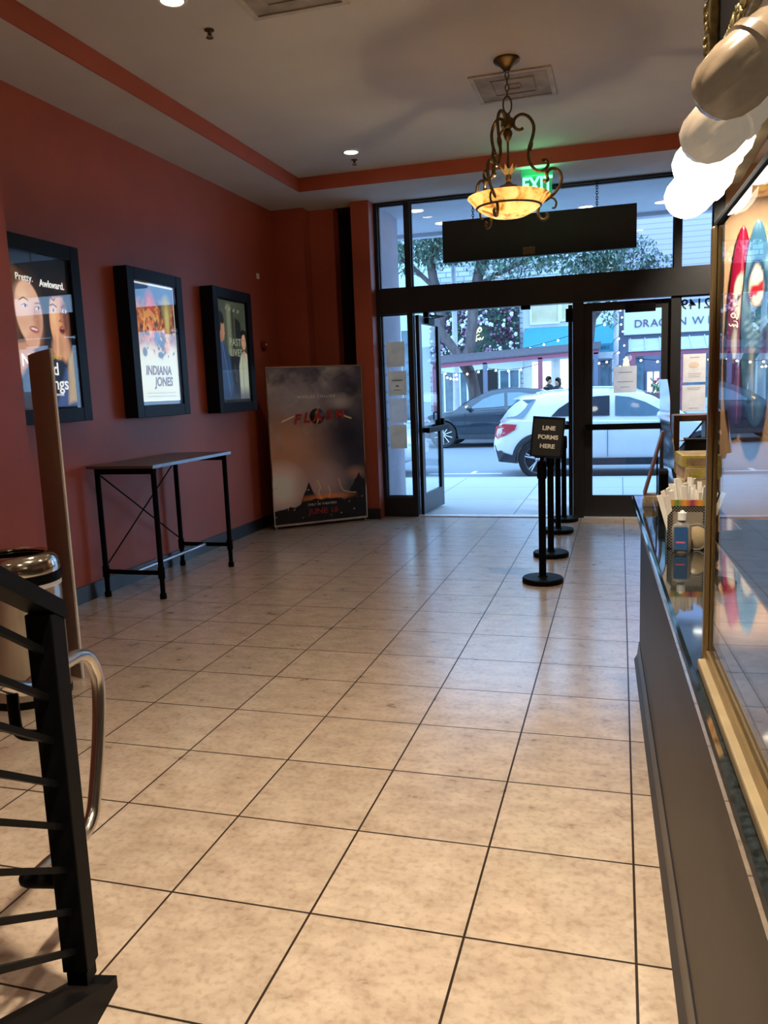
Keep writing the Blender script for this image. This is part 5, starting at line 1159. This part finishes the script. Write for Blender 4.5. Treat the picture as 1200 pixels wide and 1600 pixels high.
# ------------------------------------------------------------------ across the street: buildings
YB = 26.5
M['mint'] = mat('pale_mint_render', (0.62, 0.72, 0.70), 0.8, var=.04, scale=2); M['whitewall'] = mat('white_render', (0.72, 0.76, 0.80), 0.8, var=.04)
M['wbrick'] = brick_mat('white_brick', (0.62, 0.66, 0.68), (0.52, 0.57, 0.60), (0.22, 0.27, 0.31), 0.42, 0.17, 0.016)
M['siding'] = brick_mat('pale_siding', (0.47, 0.43, 0.55), (0.45, 0.41, 0.53), (0.30, 0.29, 0.40), 8.0, 0.17, 0.014, 0.7)
M['slate'] = mat('slate_blue_facade', (0.14, 0.16, 0.23), 0.6, var=.08); M['dimglass'] = mat('dim_shop_window', (0.10, 0.16, 0.20), 0.08, var=.5, scale=1.5)
M['warmshop'] = mat('lit_shop_window', (0.8, .75, .55), 0.5, emit=1.1, ecol=(0.85, 0.83, 0.60), var=.25, scale=1.2); M['blind'] = mat('yellow_blind', (0.60, 0.55, 0.36), 0.6, var=.1, scale=3)
M['awning'] = mat('turquoise_awning', (0.05, 0.30, 0.42), 0.7, var=.05); M['valance'] = mat('teal_valance', (0.03, 0.20, 0.29), 0.7)
M['mauve'] = mat('mauve_timber', (0.30, 0.085, 0.13), 0.6, var=.08); M['shingle'] = mat('grey_shingles', (0.11, 0.095, 0.11), 0.8, var=.5, scale=40); M['tinroof'] = mat('tin_roof', (0.50, 0.52, 0.58), 0.5, var=.1)
def bldg(nm, label, x0, x1, z0, z1, m, extra):
    t = thing(nm, label, 'building', ((x0+x1)/2, YB, 0))
    b = B(); bx(b, x0, x1, YB, YB+4, 0, z1); ob('wall', b, m, t)
    for (pn, pm, boxes, lab) in extra:
        for q in boxes:
            b = B(); bx(b, q[0], q[1], YB-(q[4] if len(q) > 4 else .06), YB+.02, q[2], q[3]); o = ob(pn, b, pm, t)
            if lab: o['label'] = lab
    return t
def winframe(t, x0, x1, z0, z1, mullions, m=None, d=.10, w=.06):
    m = m or M['whitewall']; b = B()
    for q in [(x0, x1, z0, z0+w), (x0, x1, z1-w, z1), (x0, x0+w, z0+w, z1-w), (x1-w, x1, z0+w, z1-w)]+[(a-w/2, a+w/2, z0+w, z1-w) for a in mullions]: bx(b, q[0], q[1], YB-d, YB-.055, q[2], q[3])
    return ob('window_frame', b, m, t)
t = bldg('mint_building', 'pale mint building at the far left across the street', -16, -6.55, 0, 9, M['mint'], [('window', M['dimglass'], [(-9, -8.2, .3, 3.4), (-7.6, -7.0, .3, 3.6)], None)])
winframe(t, -9, -8.2, .3, 3.4, []); winframe(t, -7.6, -7.0, .3, 3.6, [])
t = bldg('brick_building', 'white brick building with the flower wall and a dark restaurant front below', -6.55, -3.25, 0, 9, M['wbrick'],
    [('fascia', M['mint'], [(-6.55, -3.25, 2.05, 2.35, .08)], None), ('shop_window', M['dimglass'], [(-6.45, -5.6, .15, 2.05), (-5.5, -4.9, .15, 2.05), (-4.1, -3.35, .15, 2.05)], 'dark window'), ('doorway', M['signblack'], [(-4.85, -4.15, 0, 2.05)], None)])
for q in ((-6.45, -5.6), (-5.5, -4.9), (-4.1, -3.35)): winframe(t, q[0], q[1], .15, 2.05, [(q[0]+q[1])/2])
t = bldg('awning_building', 'pale building with yellow-blind upper windows above a turquoise awning', -3.25, -.15, 0, 4.6, M['whitewall'],
    [('upper_window', M['blind'], [(-2.95, -2.05, 3.52, 4.5), (-1.98, -1.35, 3.58, 4.5)], 'window with drawn yellow blind'), ('shop_window', M['warmshop'], [(-2.95, -2.28, .1, 2.25), (-2.02, -1.2, .5, 2.3)], 'warmly lit window'), ('shop_window', M['dimglass'], [(-1.05, -.35, .3, 2.2)], 'dim window')])
winframe(t, -3.0, -2.0, 3.48, 4.5, []); winframe(t, -2.0, -1.3, 3.54, 4.5, []); winframe(t, -3.0, -2.24, .05, 2.3, [-2.68]); winframe(t, -2.06, -1.16, .45, 2.35, []); winframe(t, -1.1, -.3, .25, 2.25, [-.7], M['slate'])
b = B(); bx(b, -3.25, -.15, YB-.1, YB+4, 4.6, 9); ob('upper_wall', b, M['wbrick'], t)
t = thing('awning', 'sloping turquoise fabric awning over the lit bakery window', 'awning', (-1.7, 26.1, 2.4))
b = B(); prism(b, [(26.44, 3.38), (25.75, 2.72), (25.75, 2.69), (26.44, 3.33)], lambda y, z: (-3.18, y, z), lambda y, z: (-.2, y, z)); ob('canvas', b, M['awning'], t)
b = B(); bx(b, -3.18, -.2, 25.74, 25.765, 2.44, 2.70); ob('valance', b, M['valance'], t)
b = B(); text(b, 'Mill & MonMarket', .20, (1, 0, 0), UP, (-1.95, 25.735, 2.56), .003, shear=.2); ob('script_lettering', b, M['ink'], t)
b = B(); text(b, 'YMERY', .16, (1, 0, 0), UP, (-.62, 25.735, 2.57), .003); ob('lettering', b, M['ink'], t)
t = bldg('slate_building', 'slate blue shop building with a long white sign across its front', -.15, 9, 0, 4.0, M['slate'],
    [('sign_band', M['white'], [(.07, 8.5, 2.97, 3.86, .25)], 'long white sign band'), ('clerestory', M['tinroof'], [(.28, .85, 2.52, 2.80), (1.0, 1.55, 2.52, 2.80), (1.9, 2.1, 2.52, 2.80)], 'pale upper pane'), ('shop_window', M['warmshop'], [(.82, 1.2, .9, 1.75)], 'yellow lit window'), ('shop_window', M['dimglass'], [(.3, .7, .2, 2.3), (1.3, 1.7, .2, 2.3), (1.85, 2.9, .2, 2.3)], 'dark window')])
b = B(); bx(b, -.15, 9, YB-.02, YB+4, 4.0, 9); ob('siding_wall', b, M['siding'], t)
M['plum'] = mat('plum_letter', (0.12, 0.08, 0.15), .5)
for i, (chh, x) in enumerate(zip('DRAGONWELL', (.52, .76, 1.02, 1.27, 1.57, 1.88, 2.35, 2.72, 2.98, 3.22))):
    b = B(); text(b, chh, .35, (1, 0, 0), UP, (x, YB-.265, 3.30), .012, sx=1.0); ob('letter', b, M['plum'], t)
winframe(t, .78, 1.24, .86, 1.79, [1.01], M['slate'], .1, .04)
# flower wall
t = thing('flower_wall', 'wall of white, pink and purple flowers on the building across the street', 'flower wall', (-4.85, 26.4, 2.4))
M['hedge'] = mat('dark_greenery', (0.03, 0.06, 0.05), 0.9, var=.6, scale=10)
FM = [mat('white_petals', (0.75, 0.75, 0.78), .8), mat('pink_petals', (0.32, 0.17, 0.27), .8), mat('purple_petals', (0.075, 0.015, 0.05), .8), mat('lilac_petals', (0.36, 0.33, 0.45), .8), mat('leaf_green', (0.05, 0.13, 0.07), .8)]
b = B(); bx(b, -6.45, -3.35, 26.28, 26.42, 2.36, 5.0); ob('backing', b, M['hedge'], t)
rg = random.Random(11)
def flower(b, c_, r_, mi):
    for k in range(5):
        a = 2*PI*k/5+rg.uniform(0, 1); ball(b, (c_[0]+.55*r_*math.cos(a), c_[1]-.02, c_[2]+.55*r_*math.sin(a)), r_*.55, 1, (1, .45, 1), mi)
    ball(b, (c_[0], c_[1]-.05, c_[2]), r_*.4, 1, (1, .6, 1), mi)
protos = []
def keep(x, z):
    if -4.95 < x < -4.35 and 2.95 < z < 3.45: return False
    return True
for k in range(90):
    while True:
        x, z = rg.uniform(-6.4, -3.4), rg.uniform(2.4, 4.4)
        if keep(x, z): break
    if len(protos) < 4:
        b = B(); flower(b, (0, 0, 0), .068, 0); me_o = ob('flower', b, FM[(0, 1, 2, 3)[len(protos)]], t); 
        me_o.data.transform(Matrix.Translation(OFF[t.name])); protos.append(me_o); f_ = me_o
    else: f_ = protos[rg.choice((0, 0, 0, 1, 2, 2, 3))].copy(); COL.objects.link(f_); f_.parent = t
    f_.location = Vector((x, 26.24, z))-OFF[t.name]; q = rg.uniform(.8, 1.25); f_.scale = (q, q, q)
b = B()
for k in range(1000):
    x, z = rg.uniform(-6.45, -3.36), rg.uniform(2.36, 5.0)
    if not keep(x, z): continue
    cl = math.sin(x*3.1+1)*math.cos(z*2.7); mi = rg.choice((0, 0, 3, 1)) if cl > 0 else rg.choice((2, 2, 1, 4, 4)); 
    ball(b, (x, 26.25+rg.uniform(-.02, .03), z), rg.uniform(.028, .062), 1, (1, .5, 1), mi)
o_ = ob('flower_mass', b, FM, t); o_['kind'] = 'stuff'
M['neon'] = mat('yellow_neon', (1, .9, .4), .4, emit=3.0, ecol=(1, .93, .50), var=0)
t = thing('neon_script', 'pale yellow neon script glowing in the middle of the flower wall', 'neon sign', (-4.65, 26.18, 3.0))
b = B(); tube(b, smooth_path([(-4.98, 26.18, 3.30), (-4.92, 26.18, 3.44), (-4.90, 26.18, 3.26), (-4.84, 26.18, 3.42), (-4.80, 26.18, 3.28), (-4.74, 26.18, 3.44), (-4.66, 26.18, 3.48), (-4.62, 26.18, 3.40), (-4.70, 26.18, 3.33), (-4.74, 26.18, 3.40)], 4), .012, 6); ob('upper_word', b, M['neon'], t, True)
b = B(); tube(b, smooth_path([(-4.70, 26.18, 3.24), (-4.80, 26.18, 3.20), (-4.82, 26.18, 3.02), (-4.76, 26.18, 3.12), (-4.70, 26.18, 3.06), (-4.68, 26.18, 3.14), (-4.62, 26.18, 3.08), (-4.56, 26.18, 3.16)], 4), .012, 6); ob('lower_word', b, M['neon'], t, True)

# ------------------------------------------------------------------ parklets, poles, string lights
t = thing('shingled_parklet', 'long mauve outdoor dining shelter with a shingled roof behind the dark car', 'shelter', (-3.0, 22.2, 0))
zb0, zb1 = 2.10, 2.36
def beam(b, xa, za, xb, zb_, hh, y0, y1):
    v = [b.verts.new(p) for p in ((xa, y0, za), (xb, y0, zb_), (xb, y0, zb_+hh), (xa, y0, za+hh), (xa, y1, za), (xb, y1, zb_), (xb, y1, zb_+hh), (xa, y1, za+hh))]
    for f in ((0, 1, 2, 3), (7, 6, 5, 4), (0, 4, 5, 1), (1, 5, 6, 2), (2, 6, 7, 3), (3, 7, 4, 0)): b.faces.new([v[k] for k in f])
b = B(); beam(b, -5.42, 2.06, -.62, 2.27, .13, 21.95, 22.05); ob('front_beam', b, M['mauve'], t)
b = B()
v = [b.verts.new(p) for p in ((-5.46, 21.9, 2.19), (-.58, 21.9, 2.40), (-.58, 22.6, 2.58), (-5.35, 22.6, 2.40), (-5.46, 21.9, 2.22), (-.58, 21.9, 2.44), (-.58, 22.6, 2.64), (-5.35, 22.6, 2.46))]
for f in ((0, 1, 2, 3), (7, 6, 5, 4), (0, 4, 5, 1), (1, 5, 6, 2), (2, 6, 7, 3), (3, 7, 4, 0)): b.faces.new([v[k] for k in f])
ob('roof', b, M['shingle'], t)
for x, m_ in ((-5.38, M['mauve']), (-3.86, M['slate']), (-2.26, M['mauve']), (-.70, M['slate'])):
    b = B(); bx(b, x-.06, x+.06, 21.95, 22.06, -.05, 2.10+(x+5.4)*.045); ob('post', b, m_, t)
b = B(); bx(b, -5.4, -.64, 21.98, 22.04, -.08, .62); ob('low_wall', b, M['slate'], t)
t = thing('tin_roof_parklet', 'mauve dining shelter with a pale tin roof below the white sign', 'shelter', (1.4, 22.2, 0))
b = B(); bx(b, .22, 3.2, 21.95, 22.05, 2.15, 2.28); ob('front_beam', b, M['mauve'], t)
b = B()
v = [b.verts.new(p) for p in ((.18, 21.9, 2.28), (3.2, 21.9, 2.28), (3.2, 22.8, 2.62), (.18, 22.8, 2.62), (.18, 21.9, 2.31), (3.2, 21.9, 2.31), (3.2, 22.8, 2.66), (.18, 22.8, 2.66))]
for f in ((0, 1, 2, 3), (7, 6, 5, 4), (0, 4, 5, 1), (1, 5, 6, 2), (2, 6, 7, 3), (3, 7, 4, 0)): b.faces.new([v[k] for k in f])
for k in range(8):
    x = .22+.4*k; v = [b.verts.new(p) for p in ((x, 21.9, 2.315), (x+.025, 21.9, 2.315), (x+.025, 22.8, 2.665), (x, 22.8, 2.665), (x, 21.9, 2.345), (x+.025, 21.9, 2.345), (x+.025, 22.8, 2.695), (x, 22.8, 2.695))]
    for f in ((0, 1, 2, 3), (7, 6, 5, 4), (0, 4, 5, 1), (1, 5, 6, 2), (2, 6, 7, 3), (3, 7, 4, 0)): b.faces.new([v[k2] for k2 in f])
ob('roof', b, M['tinroof'], t)
for x in (.30, 1.6, 3.1):
    b = B(); bx(b, x-.07, x+.07, 21.95, 22.06, -.05, 2.15); ob('post', b, M['mauve'], t)
b = B(); bx(b, .25, 3.15, 21.98, 22.04, -.08, .95); ob('low_wall', b, M['tinroof'], t)
M['bulb'] = mat('string_bulb', (1, .85, .6), .4, emit=9, ecol=(1, .80, .50), var=0)
def string(label, pts, n_, sag=.08):
    t = thing('string_lights', label, 'string lights', tuple(pts[0])); b = B(); P = []
    for a, c_ in zip(pts, pts[1:]):
        a, c_ = Vector(a), Vector(c_)
        for k in range(9):
            f = k/8; p = a.lerp(c_, f); p.z -= sag*4*f*(1-f); P.append(p)
    tube(b, P, .008, 5); ob('cord', b, M['blackmetal'], t)
    for k in range(n_):
        f = (k+.5)/n_*(len(P)-1); i = int(f); p = P[i].lerp(P[min(i+1, len(P)-1)], f-i)
        b = B(); ball(b, p-Vector((0, 0, .04)), .036, 1); bb = ob('bulb', b, M['bulb'], t)
string('string of warm bulbs under the left half of the shingled shelter', [(-5.3, 22.3, 1.98), (-3.86, 22.3, 2.02), (-2.3, 22.3, 2.08)], 9, .10)
string('short cluster string of warm bulbs at the left post of the shingled shelter', [(-5.3, 23.2, 1.86), (-4.9, 23.2, 1.78)], 4, .03)
string('string of warm bulbs in front of the turquoise awning', [(-3.15, 25.76, 2.68), (-.25, 23.1, 3.25)], 6, .05)
string('string of warm bulbs at the pole between awning and white sign', [(-1.2, 23.5, 2.15), (-.1, 23.5, 2.2)], 5, .10)
string('string of warm bulbs under the tin-roofed shelter', [(.3, 22.5, 2.12), (3.0, 22.5, 2.12)], 6, .12)
t = thing('street_pole', 'pale grey street pole wrapped with bulbs beside the turquoise awning', 'pole', (-.16, 23.0, 0))
b = B(); tube(b, [(-.16, 23, 0), (-.16, 23, 5.5)], .075, 12); ob('shaft', b, M['tinroof'], t, True)
b = B(); tube(b, [(-.16+.10*math.cos(k*.5), 23+.10*math.sin(k*.5), .8+k*.032) for k in range(90)], .006, 5); ob('cord', b, M['blackmetal'], t)
for k in range(14):
    b = B(); a = -PI/2+rg.uniform(-.7, .7); ball(b, (-.06+.06*math.cos(a)+(.10 if k % 2 else 0), 22.88, 1.1+k*.20), .03, 1); ob('bulb', b, M['bulb'], t)
t = thing('lamp_column', 'blue-grey lamp column in front of the flower wall', 'pole', (-5.17, 24.2, 0))
b = B(); tube(b, [(-5.17, 24.2, 0), (-5.17, 24.2, 2.5), (-5.17, 24.2, 6.5)], [.13, .09, .075], 12); ob('shaft', b, M['tinroof'], t, True)
b = B(); lathe(b, [(0, 0), (.2, 0), (.2, .12), (.13, .3), (0, .3)], (-5.17, 24.2, 0), 16); ob('foot', b, M['tinroof'], t, True)
t = thing('step_ladder', 'small white step ladder inside the lit bakery window', 'ladder', (-1.62, 26.25, 0))
for q in ((-1.80, -1.66, 26.30), (-1.44, -1.58, 26.30), (-1.80, -1.66, 26.12), (-1.44, -1.58, 26.12)):
    b = B(); tube(b, [(q[0], q[2], 0), (q[1], 26.21, 1.25)], .02, 6); ob('rail', b, M['white'], t)
for k in range(4):
    z = .25+.27*k; w_ = .17-.028*k*1.0; b = B(); bx(b, -1.62-w_, -1.62+w_, 26.12+.012*k, 26.18+.012*k, z, z+.025); ob('step', b, M['white'], t)
t = thing('potted_flowers', 'red flowers with green leaves in a planter on the tin-roofed shelter wall', 'plant', (.98, 21.9, .97))
b = B(); lathe(b, [(0, .95), (.11, .95), (.14, 1.12), (.12, 1.12), (0, 1.08)], (1.0, 21.95, 0), 16); ob('pot', b, M['mauve'], t, True)
M['leafg'] = mat('plant_leaf', (0.05, 0.16, 0.07), .6, var=.4, scale=9); M['redpetal'] = mat('red_petal', (0.50, 0.02, 0.08), .6)
b = B()
for k in range(110):
    p = Vector((1.0+rg.gauss(0, .11), 21.93+rg.gauss(0, .06), 1.25+rg.gauss(0, .10))); ball(b, p, rg.uniform(.02, .04), 1, (1, .4, .7), 0, (rg.uniform(0, 3), rg.uniform(0, 3), 0))
ob('leaves', b, M['leafg'], t)
for p in ((.98, 1.50), (1.06, 1.46), (.90, 1.44), (1.02, 1.42)):
    b = B(); ball(b, (p[0], 21.88, p[1]), .05, 2, (1, .7, .8)); ob('blossom', b, M['redpetal'], t)
t = thing('amber_lantern', 'amber glowing lantern on the left post of the tin-roofed shelter', 'lantern', (.12, 22.0, 1.75))
M['amberglow'] = mat('amber_glow', (.9, .5, .15), .4, emit=1.6, ecol=(1, .62, .25), var=.3, scale=12)
b = B(); lathe(b, [(0, 1.72), (.07, 1.74), (.10, 1.88), (.07, 2.05), (.02, 2.16), (0, 2.17)], (.12, 22.0, 0), 12); ob('shade', b, M['amberglow'], t, True)
b = B(); tube(b, [(.12, 22, 2.16), (.12, 22, 2.25), (.25, 22, 2.25)], .01, 6); ob('hook', b, M['blackmetal'], t)
# ------------------------------------------------------------------ trees
M['bark'] = mat('bark', (0.11, 0.09, 0.09), 0.9, var=.35, scale=9, stretch=(1, 1, .3)); M['foliage'] = mat('tree_leaves', (0.13, 0.23, 0.16), .6, var=.55, scale=2.5)
def foliage(b, blobs, n_, size, rg):
    tot = sum(q[3]*q[4]*q[5] for q in blobs)
    for (x, y, z, rx, ry, rz) in blobs:
        for k in range(int(n_*rx*ry*rz/tot)):
            while True:
                p = Vector((rg.uniform(-1, 1), rg.uniform(-1, 1), rg.uniform(-1, 1)))
                if p.length < 1: break
            c_ = Vector((x+p.x*rx, y+p.y*ry, z+p.z*rz)); d = Vector((rg.gauss(0, 1), rg.gauss(0, 1), rg.gauss(0, 1)-.8)).normalized(); e1, e2 = frame(d); L = size*rg.uniform(.7, 1.3)
            v = [b.verts.new(q) for q in (c_-d*L, c_+e1*L*.38, c_+d*L, c_-e1*L*.38)]; b.faces.new(v)
rg = random.Random(21)
t = thing('street_tree', 'forked street tree with a leaning trunk in front of the flower wall', 'tree', (-4.2, 22.9, 0))
b = B()
tube(b, smooth_path([(-4.10, 22.9, -.02), (-4.28, 22.9, .9), (-4.45, 22.9, 1.8), (-4.78, 22.9, 2.45)], 4), [.24, .22, .21, .20, .19, .185, .18, .18, .18, .18, .19, .20, .20], 12)
tube(b, smooth_path([(-4.70, 22.9, 2.3), (-5.10, 22.9, 2.85), (-5.38, 22.9, 3.3), (-5.32, 22.9, 4.0), (-5.6, 22.9, 5.2), (-5.2, 22.8, 6.4)], 3), .14, 10)
tube(b, smooth_path([(-4.70, 22.9, 2.3), (-4.48, 22.9, 2.6), (-4.38, 22.9, 3.3), (-4.30, 22.9, 4.1), (-4.0, 22.9, 5.3), (-3.4, 22.8, 6.2)], 3), .16, 10)
tube(b, smooth_path([(-5.4, 22.9, 4.4), (-6.2, 22.8, 5.2), (-7.0, 22.8, 5.8)], 3), .07, 8); tube(b, smooth_path([(-4.2, 22.9, 4.5), (-3.0, 22.8, 5.0), (-1.8, 22.8, 5.4)], 3), .07, 8)
ob('trunk', b, M['bark'], t, True)
b = B(); foliage(b, [(-6.2, 22.9, 5.6, 1.5, 1.0, .7), (-4.8, 22.7, 6.2, 2.2, 1.1, 1.1), (-3.0, 22.6, 5.3, 1.7, 1.0, .75), (-1.4, 22.6, 5.1, 1.2, .9, .6), (-7.4, 22.6, 4.9, .7, .7, .8)], 7600, .10, rg); ob('foliage', b, M['foliage'], t)
t = thing('leafy_tree', 'bushy street tree whose leaves hang over the awning and the white sign', 'tree', (-.75, 22.2, 0))
b = B(); tube(b, smooth_path([(-.95, 22.9, 0), (-.92, 22.9, 1.4), (-.85, 22.9, 3.0), (-.6, 22.7, 4.4), (-.2, 22.6, 5.6)], 4), .10, 10); tube(b, smooth_path([(-.85, 22.9, 3.2), (0, 22.7, 4.2), (.9, 22.6, 4.8)], 3), .05, 8); ob('trunk', b, M['bark'], t, True)
b = B(); foliage(b, [(-.55, 22.5, 3.95, .60, .5, .42), (.15, 22.5, 4.25, .8, .6, .30), (-.35, 22.4, 3.35, .28, .3, .35), (-.1, 22.6, 5.0, 1.1, .8, .65), (1.0, 22.6, 4.6, .55, .5, .4), (-.9, 22.6, 4.6, .8, .6, .5), (-1.35, 22.3, 4.25, .5, .4, .18)], 4600, .075, rg); ob('foliage', b, M['foliage'], t)

# ------------------------------------------------------------------ people in the lit doorway across the street
M['skin'] = mat('skin', (0.50, 0.30, 0.20), .6); M['darkcloth'] = mat('black_clothes', (0.02, 0.02, 0.025), .8); M['hair'] = mat('dark_hair', (0.015, 0.012, 0.012), .6)
def person(label, loc, rotz, H, hood):
    t = thing('person', label, 'person', (0, 0, 0), local=True); k = H/1.75
    V = []; E = []; Rr = []
    def add(p, r, par=None):
        V.append((p[0]*k, p[1]*k, p[2]*k)); Rr.append(r*k)
        if par is not None: E.append((par, len(V)-1))
        return len(V)-1
    pel = add((0, 0, .95), .125); sp = add((0, 0, 1.15), .115, pel); chest = add((0, .01, 1.34), .135, sp); neck = add((0, .01, 1.48), .055, chest); hd = add((0, -.01, 1.58), .080, neck); add((0, -.012, 1.66), .088, hd)
    nose = add((0, -.095, 1.60), .016, hd)
    for s_ in (-1, 1):
        hip = add((s_*.09, 0, .88), .095, pel); kn = add((s_*.10, -.02, .50), .062, hip); an = add((s_*.10, .01, .09), .042, kn); add((s_*.105, -.14, .035), .035, an)
        sh = add((s_*.19, .01, 1.40), .060, chest); el = add((s_*.235, .03, 1.12), .044, sh); wr_ = add((s_*.20, -.14, .98), .030, el); pm = add((s_*.185, -.20, .96), .030, wr_)
        for q, (dx, L) in enumerate(((-.022, .055), (-.008, .065), (.008, .062), (.022, .05))):
            f1 = add((s_*.185+dx, -.235, .955), .009, pm); add((s_*.185+dx, -.235-L*.6, .935), .008, f1)
        add((s_*.155, -.215, .985), .010, pm)
    me = bpy.data.meshes.new('body'); me.from_pydata(V, E, []); o = bpy.data.objects.new('body', me); COL.objects.link(o)
    sk = o.modifiers.new('s', 'SKIN'); sl = me.skin_vertices[0].data
    for i, r in enumerate(Rr): sl[i].radius = (r, r*.85); 
    sl[0].use_root = True
    sb = o.modifiers.new('u', 'SUBSURF'); sb.levels = 2; sb.render_levels = 2
    bpy.context.view_layer.update(); dg = bpy.context.evaluated_depsgraph_get(); nm = bpy.data.meshes.new_from_object(o.evaluated_get(dg)); o.modifiers.clear(); o.data = nm
    nm.materials.clear(); nm.materials.append(M['skin'])
    for p in nm.polygons: p.use_smooth = True
    o.parent = t
    b = B(); lathe(b, [(.17, .62), (.18, .90), (.165, 1.05), (.18, 1.25), (.205, 1.38), (.12, 1.47), (.06, 1.50)], (0, .005, 0), 24)
    for v in b.verts: v.co.y *= .72
    for s_ in (-1, 1): tube(b, [(s_*.19, .01, 1.40), (s_*.235, .03, 1.12), (s_*.205, -.12, .99)], [.075, .062, .048], 12)
    bmesh.ops.scale(b, vec=(k, k, k), verts=b.verts); ob('coat', b, M['darkcloth'], t, True)
    b = B()
    for s_ in (-1, 1): tube(b, [(s_*.08, 0, .94), (s_*.10, -.01, .50), (s_*.10, .01, .08)], [.12, .085, .065], 12)
    bmesh.ops.scale(b, vec=(k, k, k), verts=b.verts); ob('trousers', b, M['darkcloth'], t, True)
    b = B(); ball(b, (0, .015, 1.665), .108, 2, (.95, 1.05, 1.0)); 
    if hood: ball(b, (0, .05, 1.56), .10, 2, (1, .8, 1.3))
    bmesh.ops.scale(b, vec=(k, k, k), verts=b.verts); 
    bmesh.ops.delete(b, geom=[v for v in b.verts if v.co.y < -.045*k and v.co.z < 1.70*k], context='VERTS'); ob('hair', b, M['hair'], t, True)
    t.location = loc; t.rotation_euler = (0, 0, rotz); return t
person('person in dark clothes at the left of the lit doorway across the street', (-2.30, 25.5, 0), R(60), 1.72, False)
person('person in a dark coat with long hair, right of the two in the lit doorway', (-1.98, 24.9, 0), R(-50), 1.66, True)
